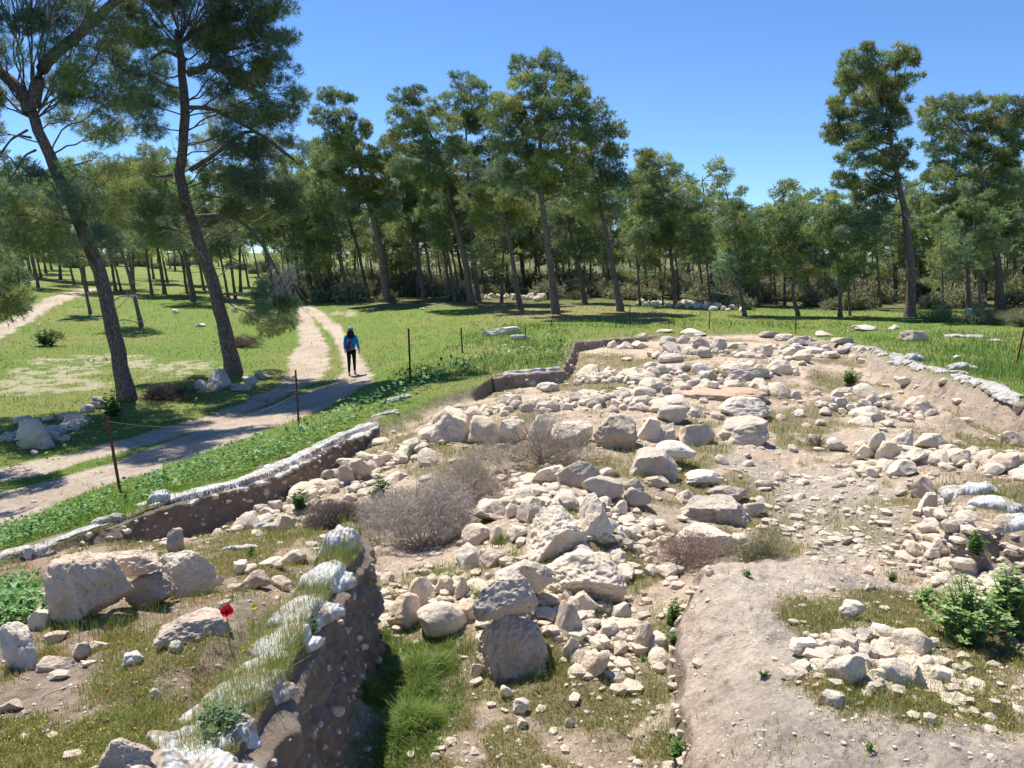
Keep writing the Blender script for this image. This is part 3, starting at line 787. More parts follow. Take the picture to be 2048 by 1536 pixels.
 (510,1178,56,38,"tan cobble, largest of the small group behind the poppy",dict(m='tan')),
 (560,1178,44,26,"flat cobble right of the largest one behind the poppy",dict(m='lime')),
 (541,1136,52,22,"flat light cobble at the back of the group behind the poppy",dict(m='lime')),
 (479,1147,34,26,"pale cobble at the left of the group behind the poppy",dict(m='white')),
 (425,1172,34,20,"low pale stone right of the rounded boulder",dict(m='lime')),
 (500,1150,30,22,"cobble in the middle of the group behind the poppy",dict(m='lime')),
 (470,1182,44,16,"half buried flat stone before the group behind the poppy",dict(m='grey')),
 (462,1197,28,10,"tiny flat white stone above the poppy",dict(m='white')),
 (432,780,52,42,"large jagged rock at the foot of the pine beside the cart track",dict(m='grey')),
 (400,782,32,24,"rock left of the large jagged rock under the pine",dict(m='grey')),
 (480,782,44,17,"flat rock in the grass before the pine foot",dict(m='grey')),
 (497,774,32,24,"rounded rock right of the pine foot",dict(m='grey')),
 (522,757,32,16,"smooth rock at the far right of the pine foot group",dict(m='grey')),
 (57,900,80,64,"biggest boulder of the roadside stone heap on the left",dict(m='lime')),
 (142,852,44,26,"pink stone on top of the roadside stone heap",dict(m='tan')),
 (104,868,42,20,"stone in the middle of the roadside stone heap",dict(m='lime')),
 (112,884,44,20,"flat stone at the right foot of the roadside stone heap",dict(m='white')),
 (192,818,32,26,"pointed shaded rock at the far end of the roadside heap",dict(m='grey')),
 (172,826,30,18,"grey rock left of the pointed shaded rock",dict(m='grey')),
 (36,852,38,22,"pale stone at the back left of the roadside stone heap",dict(m='lime')),
 (92,846,24,16,"small pink stone on the crest of the roadside heap",dict(m='tan')),
 (122,840,20,14,"small tan stone on the crest of the roadside heap",dict(m='tan')),
 (165,846,26,14,"low stone on the right crest of the roadside heap",dict(m='lime')),
 (10,882,30,20,"pale stone cut by the photo edge in the roadside heap",dict(m='lime')),
 (66,912,14,12,"small white stone in the grass under the roadside heap",dict(m='white')),
 (602,866,13,17,"white stone at the foot of the second fence post",dict(m='white')),
 (349,627,13,9,"white stone alone on the left lawn",dict(m='white')),
 (400,654,20,8,"flat white stone on the left lawn near the leaning pine",dict(m='white')),
 (467,625,14,12,"white stone on the lawn behind the leaning pine",dict(m='white')),
 (78,651,6,4,"tiny white stone on the lawn beside the far track",dict(m='white')),
 (845,620,14,5,"flat white stone in the lawn below the middle pines",dict(m='white')),
 (1915,719,14,9,"lone white stone in the bright grass near the slanted post",dict(m='white')),
 (1889,768,22,13,"small stone embedded high in the right bank",dict(m='tan')),
 (1812,770,34,18,"white stone embedded in the right bank left of centre",dict(m='lime')),
 (1724,726,14,10,"little stone at the top left of the right bank",dict(m='lime')),
]
for (px_, by_, w_, h_, lab_, kw_) in HERO:
    big = w_ > 85 or h_ > 85
    stone(px_, by_, w_, h_, lab_, cat='boulder' if big else 'stone', name='boulder' if big else 'stone', **kw_)

# the orange brown earth mound between the far wall lines
r_ = np.random.default_rng(4)
mh = hit(1440, 800); pm, fm = stone_shape(r_, 5, 1.0, 2.2, 3)
pm = pm * np.array([110 * mpp(mh.y), 0.6, 0.16]); pm[:, 2] += 0.0
o = npmesh("earth_mound", pm, fm, M['brick'], smooth=True); o.location = (mh.x, mh.y + 0.5, mh.z)
tag(o, "orange brown mound of decayed mud brick between the far stone rows", "earth mound")

# smaller stones of the same rubble that nothing tells apart: individuals, sharing one label per row
ROWS = [
 ([(515,1040),(620,1002),(700,962),(760,930),(850,905)], 47, 12, 30, 16, "small pale rubble stone in the low wall running beside the left trench", "rubble of the low wall beside the left trench"),
 ([(1150,765),(1200,755),(1275,768)], 29, 10, 24, 10, "small rounded stone in the compact heap below the far cut bank corner", "stones of the compact far heap"),
 ([(1190,800),(1300,785),(1450,775),(1600,790)], 32, 12, 34, 12, "pale stone in the broken row around the orange earth mound", "stones of the row around the orange mound"),
 ([(1290,752),(1380,745),(1460,752),(1580,745)], 40, 14, 34, 10, "weathered stone in the second wall line behind the orange mound", "stones of the second far wall line"),
 ([(1300,712),(1420,705),(1560,722),(1690,705)], 36, 14, 40, 10, "low weathered stone in the farthest wall line of the ruins", "stones of the farthest wall line"),
 ([(1735,945),(1820,925),(1900,915),(1990,945),(2048,920)], 47, 18, 40, 9, "cream stone packed in the right hand rubble wall", "stones packed in the right rubble wall"),
 ([(1650,822),(1740,815),(1850,838)], 22, 14, 26, 8, "stone half buried in the crest of the right earth ridge", "stones in the right earth ridge"),
 ([(1000,960),(1090,1000),(1230,1030),(1240,1100)], 36, 16, 36, 16, "small stone filling the gaps of the central stone heap", "small stones of the central heap"),
 ([(770,1200),(850,1185),(960,1180)], 14, 16, 30, 8, "small stone along the rim at the head of the grassy trench", "small stones at the trench head"),
 ([(960,830),(1100,820),(1200,815),(1320,815)], 29, 16, 40, 8, "flattish stone on the terrace behind the boulder row", "stones on the terrace behind the boulder row"),
 ([(1620,1290),(1700,1310),(1780,1320),(1830,1350)], 22, 14, 34, 12, "cream stone inside the lower right stone heap", "stones inside the lower right heap"),
 ([(1150,1240),(1210,1320),(1240,1260)], 18, 14, 28, 14, "small stone scattered right of the two stone stack", "small stones right of the stack"),
 ([(1840,1100),(1900,1150),(1960,1180),(2040,1180)], 22, 14, 34, 14, "pale stone poking out of the right bank above the thistle", "stones in the near right bank"),
 ([(1270,1060),(1330,1080),(1300,1120)], 22, 14, 30, 20, "rounded stone on the slope between central heap and thorny twigs", "stones between heap and thorns"),
 ([(1372,1520),(1352,1400),(1345,1290),(1370,1200),(1430,1140)], 26, 10, 26, 14, "stone along the crumbling left edge of the plaster floor", "stones along the plaster edge"),
 ([(10,880),(100,870),(170,845)], 22, 12, 26, 10, "small pale stone of the roadside heap on the left", "small stones of the roadside heap"),
 ([(650,582),(760,582),(800,585)], 26, 10, 22, 3, "distant pale stone in the rubble line behind the track", "distant rubble line behind the track"),
 ([(950,598),(1010,596),(1085,602)], 26, 10, 22, 3, "distant pale stone in the rubble line between the middle pines", "distant rubble line between the pines"),
 ([(1275,612),(1340,612),(1400,616),(1490,622)], 35, 9, 20, 3, "distant pale stone in the low mound right of the middle pines", "distant stone mound right of the pines"),
]
ROWST = []
for line, n, s0, s1, jit, lab, grp in ROWS:
    r = np.random.default_rng(len(lab) * 31 + n)
    L = np.array(line, float); seg = np.hypot(*np.diff(L, axis=0).T); cum = np.concatenate([[0], np.cumsum(seg)])
    for i in range(n):
        t = (i + r.uniform(0, 1)) / n * cum[-1]
        x = np.interp(t, cum, L[:, 0]); y = np.interp(t, cum, L[:, 1]) + r.normal() * jit * 0.6
        ws = s0 + (s1 - s0) * r.uniform() ** 1.6
        ROWST.append((ws, x, y, ws * r.uniform(0.5, 0.8), lab, grp, r.choice(['lime', 'lime', 'tan', 'grey', 'white'])))
ROWST.sort(key=lambda q: -q[0])
n_ind = 296 - sum(1 for o in S.objects if o.name.startswith("stone"))
rest = []
for i, (ws, x, y, hs, lab, grp, mm) in enumerate(ROWST):
    o = stone(x, y, ws, hs, lab, grp, m=str(mm))
    if i >= n_ind: rest.append(o)
Vs, Fs, off = [], [], 0
for o in rest:
    me = o.data; v = np.empty(len(me.vertices) * 3, np.float32); me.vertices.foreach_get("co", v); v = v.reshape(-1, 3) + np.array(o.location)
    f = np.empty(len(me.loops), np.int32); me.loops.foreach_get("vertex_index", f)
    Vs.append(v); Fs.append(f.reshape(-1, 3) + off); off += len(v)
    bpy.data.objects.remove(o); bpy.data.meshes.remove(me)
tag(npmesh("small_rubble_stones", np.concatenate(Vs), np.concatenate(Fs), M['lime'], smooth=True), kind="stuff")

# ------------------------------------------------------------------ loose rubble and gravel that nobody could count
def scatter(n, y0, y1, dens, seed, u0=-0.78, u1=0.78):
    """points spread evenly over the field of view, thinned by a density grid"""
    r = np.random.default_rng(seed)
    y = 1 / r.uniform(1 / y1, 1 / y0, n); u = r.uniform(u0, u1, n)
    iu = np.clip(((u - us[0]) / (us[1] - us[0])).astype(int), 0, NU - 1); iv = np.clip(np.interp(np.log(y), vs, np.arange(NV)).astype(int), 0, NV - 1)
    k = r.uniform(size=n) < dens[iv, iu]
    return u[k] * y[k], y[k], iv[k], iu[k], r

def rubble(name, n, dens, smin, smax, seed, mat, y1=36, lab=None, pw=2.5):
    x, y, iv, iu, r = scatter(n, 2.9, y1, dens, seed)
    z = ground(x, y); m = len(x)
    size = (smin + (smax - smin) * r.uniform(size=m) ** pw) * np.clip(y / 9, 0.6, 2.2)
    T = [stone_shape(np.random.default_rng(50 + i), 1 if i < 6 else 2, 1, 3, 6) for i in range(8)]
    Vs, Fs, off = [], [], 0
    kind = r.integers(0, 6, m); kind[size > 0.045 * 2] = r.integers(6, 8, (size > 0.045 * 2).sum())
    for k in range(8):
        q = np.where(kind == k)[0]
        if not len(q): continue
        p, f = T[k]; a = r.uniform(0, 2 * pi, len(q)); s = size[q]
        sc = np.stack([s * r.uniform(0.8, 1.3, len(q)), s * r.uniform(0.7, 1.1, len(q)), s * r.uniform(0.4, 0.8, len(q))], 1)
        pp = p[None] * sc[:, None]; ca, sa = np.cos(a)[:, None], np.sin(a)[:, None]
        X = pp[..., 0] * ca - pp[..., 1] * sa + x[q][:, None]; Yv = pp[..., 0] * sa + pp[..., 1] * ca + y[q][:, None]
        Z = pp[..., 2] + (z[q] + sc[:, 2] * 0.35)[:, None]
        Vs.append(np.stack([X, Yv, Z], -1).reshape(-1, 3)); Fs.append((f[None] + (np.arange(len(q)) * len(p))[:, None, None]).reshape(-1, 3) + off); off += len(q) * len(p)
    o = npmesh(name, np.concatenate(Vs), np.concatenate(Fs), M[mat], smooth=False)
    return tag(o, kind="stuff")

rowm = np.zeros_like(XX)
for line, n, s0, s1, jit, lab, grp in ROWS[:14]:
    L = hitpoly(line); sel = YY < 45; d = np.full(XX.shape, 99.0); d[sel] = poly_sd(L, XX[sel], YY[sel], False)
    rowm = np.maximum(rowm, np.exp(-(d / (0.35 + YY * 0.012)) ** 2))
inpit = MIN_ * (1 - 0.96 * plast) * (1 - BM)
DR = np.clip(inpit * (0.13 + 0.9 * rowm + 0.45 * gravel + 0.16 * sstep(0.1, 0.4, N1) + 0.9 * bankm) * (1 - 0.55 * gp) * (1 - 0.9 * near_left), 0, 1)
rubble("coarse_rubble", 9000, np.clip(inpit * rowm * 1.1 - 0.15 + 0.35 * bankm, 0, 1), 0.05, 0.14, 20, 'lime', pw=1.6)
rubble("embedded_slabs", 5200, np.clip(inpit * (0.03 + 0.8 * rowm) * (1 - 0.6 * gp) * (1 - 0.9 * near_left) * sstep(4.5, 7, YY), 0, 1), 0.05, 0.17, 19, 'lime', pw=1.4)
rubble("rubble", 20000, DR, 0.018, 0.085, 21, 'lime')
rubble("gravel", 26000, np.clip(inpit * (0.3 + 0.5 * gravel) * (1 - 0.5 * gp) * (1 - 0.7 * near_left) + plast * 0.18 + bankm * 0.3, 0, 1), 0.006, 0.026, 22, 'white', 22)
rubble("grey_rubble", 6000, DR, 0.02, 0.09, 23, 'grey')
rubble("track_pebbles", 5000, np.clip(path * 0.5 + bare * 0.5 + lawn * 0.03, 0, 1), 0.012, 0.05, 24, 'tan', 60, pw=4)

# ------------------------------------------------------------------ cut earth walls with real relief
def cut_wall(pts, label, seed, lean=0.03, bottom=0.10, rel=0.06, nrm_sign=1, step=0.022, stones=90, ssize=(0.02, 0.07), mat='wallsoil'):
    P_ = np.array(pts, float); seg = np.hypot(*np.diff(P_, axis=0).T); cum = np.concatenate([[0], np.cumsum(seg)])
    n = int(cum[-1] / step); t = np.linspace(0, cum[-1], n)
    X = np.interp(t, cum, P_[:, 0]); Y = np.interp(t, cum, P_[:, 1])
    k = np.ones(9) / 9
    dx = np.convolve(np.pad(np.gradient(X), 4, 'edge'), k, 'valid'); dy = np.convolve(np.pad(np.gradient(Y), 4, 'edge'), k, 'valid'); l = np.hypot(dx, dy) + 1e-9
    nx, ny = dy / l * nrm_sign, -dx / l * nrm_sign
    ztop = ground(X - nx * 0.10, Y - ny * 0.10) + 0.012
    zbot = ground(X + nx * (bottom + 0.12), Y + ny * (bottom + 0.12)) - 0.05
    mrow = max(8, int(np.max(ztop - zbot) / step)); s = np.linspace(0, 1, mrow)[:, None]
    Z = ztop * (1 - s) + zbot * s
    Q = np.stack([np.broadcast_to(X, Z.shape).ravel(), np.broadcast_to(Y, Z.shape).ravel(), Z.ravel()], 1)
    dsp = (fbm3(Q, 2.2, 3, seed) * 0.09 + fbm3(Q, 9, 3, seed + 3) * rel + fbm3(Q, 30, 2, seed + 6) * 0.02).reshape(Z.shape)
    fade = np.clip((ztop - zbot) / 0.25, 0, 1)
    offs = 0.045 + lean * s * 2 + bottom * s ** 3 + dsp * np.minimum(1, s * 5) * fade
    offs = offs - 0.22 * (1 - np.minimum(1, s * 9)) - 0.3 * (1 - fade)
    V = np.stack([X + nx * offs, Y + ny * offs, Z], -1)
    id_ = np.arange(mrow * n).reshape(mrow, n)
    f = np.stack([id_[:-1, :-1], id_[1:, :-1], id_[1:, 1:], id_[:-1, 1:]], -1).reshape(-1, 4)
    o = npmesh("cut_earth_wall", V.reshape(-1, 3), f, M[mat], smooth=True)
    tag(o, label, "earth wall")
    # pebbles bedded in the section
    r = np.random.default_rng(seed + 50); Vs, Fs, off = [], [], 0
    for q in range(stones):
        i = r.integers(3, n - 3); j = int(r.uniform(0.12, 0.9) * (mrow - 1)); sz = ssize[0] + (ssize[1] - ssize[0]) * r.uniform() ** 2.5
        p, ff = stone_shape(r, 2, 1, 3, 6)
        p = p * sz * np.array([r.uniform(0.7, 1.2), r.uniform(0.6, 1), r.uniform(0.5, 0.9)]) + V[j, i] + np.array([nx[i], ny[i], 0]) * sz * 0.15
        Vs.append(p); Fs.append(ff + off); off += len(p)
    if Vs:
        c = npmesh("bedded_pebbles", np.concatenate(Vs), np.concatenate(Fs), M['tan'], parent=o, smooth=False)
        c["kind"] = "stuff"
    return o

E_ = np.array([P(*p)[:2] for p in EDGE])
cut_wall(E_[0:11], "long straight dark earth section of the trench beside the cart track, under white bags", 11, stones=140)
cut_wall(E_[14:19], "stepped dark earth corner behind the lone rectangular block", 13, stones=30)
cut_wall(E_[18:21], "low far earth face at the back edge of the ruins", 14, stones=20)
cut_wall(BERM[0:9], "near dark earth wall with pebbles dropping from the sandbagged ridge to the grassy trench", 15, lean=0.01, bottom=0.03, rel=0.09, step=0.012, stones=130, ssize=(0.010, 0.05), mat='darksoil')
# ------------------------------------------------------------------ tubes for trunks, limbs and twigs
def tube_np(pts, rad, sides=8):
    pts = np.asarray(pts, float); rad = np.asarray(rad, float); n = len(pts)
    T = np.gradient(pts, axis=0); T /= np.linalg.norm(T, axis=1, keepdims=True) + 1e-9
    up = np.where(np.abs(T[:, 2:3]) > 0.9, np.array([[1.0, 0, 0]]), np.array([[0, 0, 1.0]]))
    A = np.cross(T, up); A /= np.linalg.norm(A, axis=1, keepdims=True) + 1e-9; B = np.cross(T, A)
    an = np.linspace(0, 2 * pi, sides, endpoint=False)
    V = pts[:, None] + rad[:, None, None] * (np.cos(an)[None, :, None] * A[:, None] + np.sin(an)[None, :, None] * B[:, None])
    i = np.arange(n - 1)[:, None] * sides; j = np.arange(sides)[None]; k = (j + 1) % sides
    f = np.stack([i + j, i + k, i + sides + k, i + sides + j], -1).reshape(-1, 4)
    return V.reshape(-1, 3), f

class Acc:
    def __init__(s): s.V = []; s.F = []; s.n = 0; s.C = []
    def add(s, v, f, c=None):
        s.V.append(v); s.F.append(f + s.n); s.n += len(v)
        if c is not None: s.C.append(np.broadcast_to(c, (len(v), 3)))
    def build(s, name, mat, parent=None, smooth=True, col=False, do_link=True):
        by = {}
        for f in s.F: by.setdefault(f.shape[1], []).append(f)
        return npmesh(name, np.concatenate(s.V), [np.concatenate(x) for x in by.values()], mat, parent, smooth, np.concatenate(s.C) if s.C else None, do_link)

def curve_pts(a, b, sag, n, r, wob=0.06):
    a = np.array(a, float); b = np.array(b, float); t = np.linspace(0, 1, n)[:, None]; L = np.linalg.norm(b - a)
    p = a + (b - a) * t + np.array([0, 0, sag * L]) * (t * (1 - t) * 4)
    w = r.normal(size=(n, 3)) * wob * L / n * 1.5; w[0] = 0
    return p + np.cumsum(w, 0) * np.minimum(1, (1 - t) * 3 + 0.15)

def unit(v): return v / (np.linalg.norm(v, axis=-1, keepdims=True) + 1e-9)

def tufts(C, AX, nd_, L, W, r, spread=0.75, col=None, cv=0.2, droop=0.0):
    """needle tufts: C (n,3) centres, AX (n,3) axes, nd_ thin triangles each"""
    n = len(C); ax = np.repeat(AX, nd_, 0); c = np.repeat(C, nd_, 0)
    d = unit(ax + r.normal(size=(n * nd_, 3)) * spread); d[:, 2] -= droop; d = unit(d)
    s = unit(np.cross(d, r.normal(size=d.shape)))
    Ls = L * r.uniform(0.65, 1.2, (n * nd_, 1)); Ws = W * r.uniform(0.7, 1.3, (n * nd_, 1))
    c = c + r.normal(size=c.shape) * L * 0.15
    a = c - s * Ws * 0.5; b = c + s * Ws * 0.5; t = c + d * Ls
    V = np.stack([a, b, t], 1).reshape(-1, 3); f = np.arange(len(V)).reshape(-1, 3)
    cc = np.repeat(col, nd_, 0) * (1 + cv * r.normal(size=(n * nd_, 1))).clip(0.4, 1.8)
    return V, f, np.repeat(cc, 3, 0)

GREENS = np.array([[0.27, 0.33, 0.12], [0.22, 0.29, 0.13], [0.31, 0.35, 0.125], [0.20, 0.27, 0.15]])

def make_pine(name, label, trunk, r0, lobes, seed, dens=1.0, L=0.2, W=0.035, nn=6, group=None, taper=0.3, loc=None, extra=None, tint=None, deadf=0.25, limb_r=0.05, sub_k=9.0, shift=0.72):
    """trunk: world points bottom to top; lobes: (centre, radius) foliage masses. Parts: trunk, limb, crown, dead twigs."""
    r = np.random.default_rng(seed)
    root = empty(name, trunk[0]) ; o0 = np.array(trunk[0], float)
    tag(root, label, "tree", group)
    T = np.array(trunk, float) - o0
    # smooth the trunk
    seg = np.linalg.norm(np.diff(T, axis=0), axis=1); cum = np.concatenate([[0], np.cumsum(seg)]); tt = np.linspace(0, cum[-1], 26)
    TP = np.stack([np.interp(tt, cum, T[:, k]) for k in range(3)], 1)
    for _ in range(2): TP[1:-1] = (TP[:-2] + 2 * TP[1:-1] + TP[2:]) / 4
    TP[2:] += r.normal(size=TP[2:].shape) * r0 * 0.07
    q = tt / tt[-1]; R = r0 * (1 - (1 - taper) * q) * (1 + 0.45 * np.exp(-q * 26)); R[-1] *= 0.4
    TP0 = TP.copy(); TP0[0, 2] -= 0.3
    A = Acc(); v, f = tube_np(TP0, R, 12); v = v + (fbm3(v, 6, 2, seed)[:, None] * 0.12 * r0) * unit(v - np.repeat(TP0, 12, 0)); A.add(v, f)
    LA, TW = Acc(), Acc(); CN = []; 
    leafC, leafA, leafCol = [], [], []
    for (c, rad) in lobes:
        c = np.array(c, float) - o0
        # limb leaves the trunk below the lobe
        zt = c[2] - rad * 0.4 - np.hypot(*(c[:2] - TP[-1, :2])) * r.uniform(0.15, 0.45)
        k = int(np.clip(np.searchsorted(TP[:, 2], zt), 6, 24)); a = TP[k]
        lp = curve_pts(a, c, r.uniform(-0.06, 0.10), 9, r, 0.12)
        lr = np.linspace(min(R[k] * 0.5, limb_r * (0.6 + rad * 0.5)), 0.012, 9)
        v, f = tube_np(lp, lr, 6); LA.add(v, f)
        base = GREENS[r.integers(0, 4)] * r.uniform(0.75, 1.2)
        if tint is not None: base = base * tint
        nsub = max(7, int(rad * rad * sub_k * 1.7))
        for j in range(nsub):
            dvec = unit(r.normal(size=3)); dvec[2] *= 0.8
            rr = rad * r.uniform(0.35, 1.05) ** 0.6
            sc = c + dvec * rr * np.array([1, 1, 0.85])
            src = lp[r.integers(4, 9)]
            sp = curve_pts(src, sc, r.uniform(-0.1, 0.15), 5, r, 0.15)
            v, f = tube_np(sp, np.linspace(0.014, 0.004, 5) * (1 + rad * 0.3), 3); TW.add(v, f, (0.28, 0.24, 0.20) if r.uniform() > deadf else (0.55, 0.50, 0.44))
            sr = r.uniform(0.18, 0.42) * (0.7 + 0.35 * rad)
            nt_ = max(5, int(dens * 470 * sr * sr / (L * L) * 0.055 / (nn / 6)))
            dd = unit(r.normal(size=(nt_, 3))); pos = sc + dd * (sr * r.uniform(0.2, 1, (nt_, 1)) ** 0.5) * np.array([1.1, 1.1, 0.62 if L > 0.2 else 0.85])
            leafC.append(pos); ax = unit(dd * 0.7 + dvec * 0.6 + np.array([0, 0, 0.45])); leafA.append(ax)
            leafCol.append(np.broadcast_to(base * r.uniform(0.75, 1.25) * np.array([r.uniform(0.88, 1.08), 1, r.uniform(0.8, 1.2)]), (nt_, 3)))
    # bare dead stubs low on the trunk
    for j in range(int(16 * deadf * 2)):
        k = r.integers(7, 20); an = r.uniform(0, 2 * pi); ln = r.uniform(0.6, 2.0) * (0.5 + r0 * 1.5)
        e = TP[k] + np.array([cos(an) * ln, sin(an) * ln, r.uniform(-0.4, 0.5) * ln])
        lp = curve_pts(TP[k], e, 0.12, 6, r, 0.2); v, f = tube_np(lp, np.linspace(0.025, 0.005, 6), 4); TW.add(v, f, (0.36, 0.32, 0.28))
        for jj in range(4):
            s0 = lp[r.integers(2, 6)]; e2 = s0 + r.normal(size=3) * ln * 0.25 + np.array([0, 0, -0.1]); v, f = tube_np(curve_pts(s0, e2, 0.1, 4, r, 0.2), np.linspace(0.009, 0.003, 4), 3); TW.add(v, f, (0.40, 0.36, 0.32))
    if extra: extra(A, LA, TW, leafC, leafA, leafCol, o0, TP, R, r)
    A.build("trunk", M['bark'], root); LA.build("limb", M['bark'], root)
    TW.build("twigs", M['twig'], root, col=True)["kind"] = "stuff"
    C = np.concatenate(leafC); AX = np.concatenate(leafA); CC = np.concatenate(leafCol)
    v, f, c = tufts(C, AX, nn, L, W, r, 0.8, CC)
    npmesh("crown", v, f, M['needle'], root, False, c)
    print(name, len(f))
    return root

def px_trunk(pts, Y, bend=0.0):
    """pixel polyline standing at distance Y -> world points"""
    out = []
    for i, (x, y) in enumerate(pts):
        out.append(PY(x, y, Y + bend * i))
    h = hit(*pts[0]); out[0] = Vector((out[0].x, out[0].y, float(ground(out[0].x, out[0].y))))
    return out

def px_lobes(ls, Y, r, depth=0.75, k=1.0):
    cx = np.mean([l[0] for l in ls]); out = []
    spanx = (max(l[0] for l in ls) - min(l[0] for l in ls)) / 2 + 1
    for (x, y, rad) in ls:
        m = mpp(Y, y); half = math.sqrt(max(0.15, 1 - ((x - cx) / spanx) ** 2)) * spanx * m * depth
        out.append((PY(x, y, Y + r.uniform(-1, 1) * half), rad * m * k))
    return out

# ---- the pines whose shape the photo shows
rr_ = np.random.default_rng(77)
HP = [
 # name, label, trunk px, trunk width px, lobes, Y override
 ("slim left leaning pine whose narrow crown stands apart right of the cart track", [(775,604),(766,520),(745,430),(722,340),(690,250)], 22,
  [(655,190,26),(678,200,24),(645,235,28),(680,245,34),(710,265,34),(655,285,32),(690,300,40),(725,310,34),(745,345,34),(700,350,40),(660,345,30),(730,390,38),(765,420,34),(700,410,30),(640,320,22)]),
 ("slim pine between two thicker trunks, left of the twin trunks", [(850,598),(836,520),(825,440),(810,370)], 15,
  [(770,300,30),(800,330,34),(760,350,32),(800,390,40),(840,420,38),(770,420,34),(830,360,34),(850,460,30)]),
 ("pine leaning left with a long bare trunk and a forked crown of separate tufts", [(943,609),(930,520),(905,420),(885,330),(850,240)], 19,
  [(800,195,24),(830,190,26),(860,215,30),(815,235,32),(850,255,34),(890,245,28),(830,290,36),(880,300,36),(800,275,28),(915,300,32),(860,345,40),(910,360,36),(810,340,30),(895,400,34),(930,420,30),(780,290,24)]),
 ("pine right behind the long bare leaning trunk, with a high pointed left crown", [(957,603),(948,520),(940,420),(935,320),(930,240)], 14,
  [(925,160,26),(950,170,26),(910,200,28),(945,210,32),(975,190,26),(925,245,34),(965,250,36),(935,295,36),(980,300,36),(950,350,36)]),
 ("tallest pine of the middle group, broad domed crown on a thick straight trunk", [(1112,628),(1097,500),(1083,400),(1078,300),(1090,190)], 22,
  [(1045,130,24),(1078,118,26),(1105,125,28),(1125,150,28),(1055,165,34),(1095,170,36),(1020,190,34),(1140,185,32),(1065,215,42),(1115,215,42),(1160,220,32),(1015,240,38),(1165,260,30),(1060,265,44),(1110,275,44),(1005,290,38),(1040,315,42),(1090,330,46),(1145,310,38),(1010,350,36),(1060,375,40),(1120,385,40),(1160,350,32),(1150,170,24),(990,230,28)]),
 ("shorter pine left of the tallest one with a yellowish low crown and reddish trunk foot", [(1041,620),(1025,520),(1012,430),(1000,370)], 16,
  [(955,360,32),(990,350,32),(1020,370,34),(945,400,34),(985,400,38),(1030,410,36),(965,440,32),(1010,445,34),(1050,440,28),(940,330,26)]),
 ("pine at the right end of the middle group, leaning left with a high bare trunk", [(1242,623),(1225,530),(1208,450),(1190,370),(1180,290)], 18,
  [(1175,215,26),(1200,225,28),(1190,255,32),(1220,265,30),(1165,270,30),(1235,295,30),(1200,300,38),(1160,320,34),(1225,335,34),(1190,350,40),(1240,370,30),(1150,370,34),(1210,400,38),(1170,415,34),(1235,425,30)]),
 ("small open pine in the gap right of the middle group with two separate tops", [(1352,612),(1345,540),(1338,470),(1325,400)], 12,
  [(1290,320,24),(1300,350,26),(1320,345,22),(1290,380,30),(1340,370,24),(1365,375,22),(1325,400,34),(1370,400,26),(1385,415,18),(1300,420,34),(1355,435,34),(1390,450,28),(1320,470,36),(1380,490,30),(1285,470,30),(1405,480,18)]),
 ("tallest pine on the right, its dense one sided crown bulging to the left", [(1820,634),(1823,540),(1812,440),(1795,350),(1775,240)], 26,
  [(1700,125,24),(1728,108,24),(1755,120,24),(1790,105,24),(1815,120,24),(1690,160,28),(1730,155,32),(1775,150,32),(1820,160,26),(1700,200,30),(1745,200,38),(1795,195,34),(1670,225,22),(1705,240,34),(1755,250,38),(1800,235,28),(1665,262,22),(1690,275,26),(1735,290,34),(1780,290,34),(1705,320,26),(1745,335,34),(1695,360,24),(1725,380,32),(1770,370,30),(1800,330,24),(1735,420,34),(1715,455,30),(1755,455,32),(1740,490,26)]),
 ("wide crowned pine with an s-curved bare trunk right of the tallest right hand pine", [(2000,617),(1998,540),(1980,440),(1965,360),(1950,280)], 22,
  [(1860,215,26),(1885,205,24),(1915,215,26),(1945,205,26),(1985,210,28),(2025,215,28),(2050,240,28),(1870,250,32),(1915,250,36),(1960,245,36),(2010,255,36),(1880,295,36),(1930,295,40),(1985,295,40),(2040,300,34),(1870,340,34),(1920,345,40),(1975,345,40),(2025,345,34),(1895,390,36),(1945,390,38),(2000,385,32),(1880,430,34),(1920,440,34),(1960,430,28)]),
 ("upright pine in the woods edge directly left of the white post", [(1938,622),(1936,540),(1930,470)], 15,
  [(1900,470,32),(1940,460,32),(1880,510,30),(1925,505,36),(1965,490,28),(1900,550,28)]),
 ("bushy pine at the left end of the right hand wood with a rounded top", [(1490,632),(1480,580),(1475,520)], 12,
  [(1465,420,22),(1485,430,24),(1455,450,26),(1495,460,30),(1520,450,22),(1465,485,32),(1510,495,34),(1450,520,30),(1490,530,36),(1525,540,30),(1460,560,28)]),
 ("bushy pine with a pale bent trunk in the right hand wood", [(1597,632),(1585,590),(1590,540),(1578,500)], 12,
  [(1550,425,22),(1580,420,24),(1605,425,24),(1560,455,30),(1600,460,32),(1540,480,28),(1580,495,36),(1620,485,28),(1560,530,32),(1605,530,32)]),
 ("spreading pine between the bushy pines and the tallest right hand pine", [(1680,634),(1680,580),(1675,520)], 12,
  [(1645,395,26),(1675,405,28),(1640,430,30),(1680,440,34),(1710,440,28),(1655,470,34),(1700,485,36),(1640,510,32),(1685,530,34),(1720,540,28)]),
 ("pine at the left edge of the middle group right over the cart track bend", [(622,585),(612,520),(600,450),(590,400)], 15,
  [(640,300,28),(615,330,28),(650,340,30),(630,370,34),(590,390,30),(660,390,30),(620,420,36),(580,440,32),(650,440,34),(600,480,32),(640,490,30)]),
 ("pine standing between the tallest middle pine and the right end pine", [(1170,606),(1155,520),(1135,440)], 14,
  [(1120,430,34),(1150,420,34),(1175,450,34),(1130,480,34),(1165,500,34),(1195,480,28)]),
]
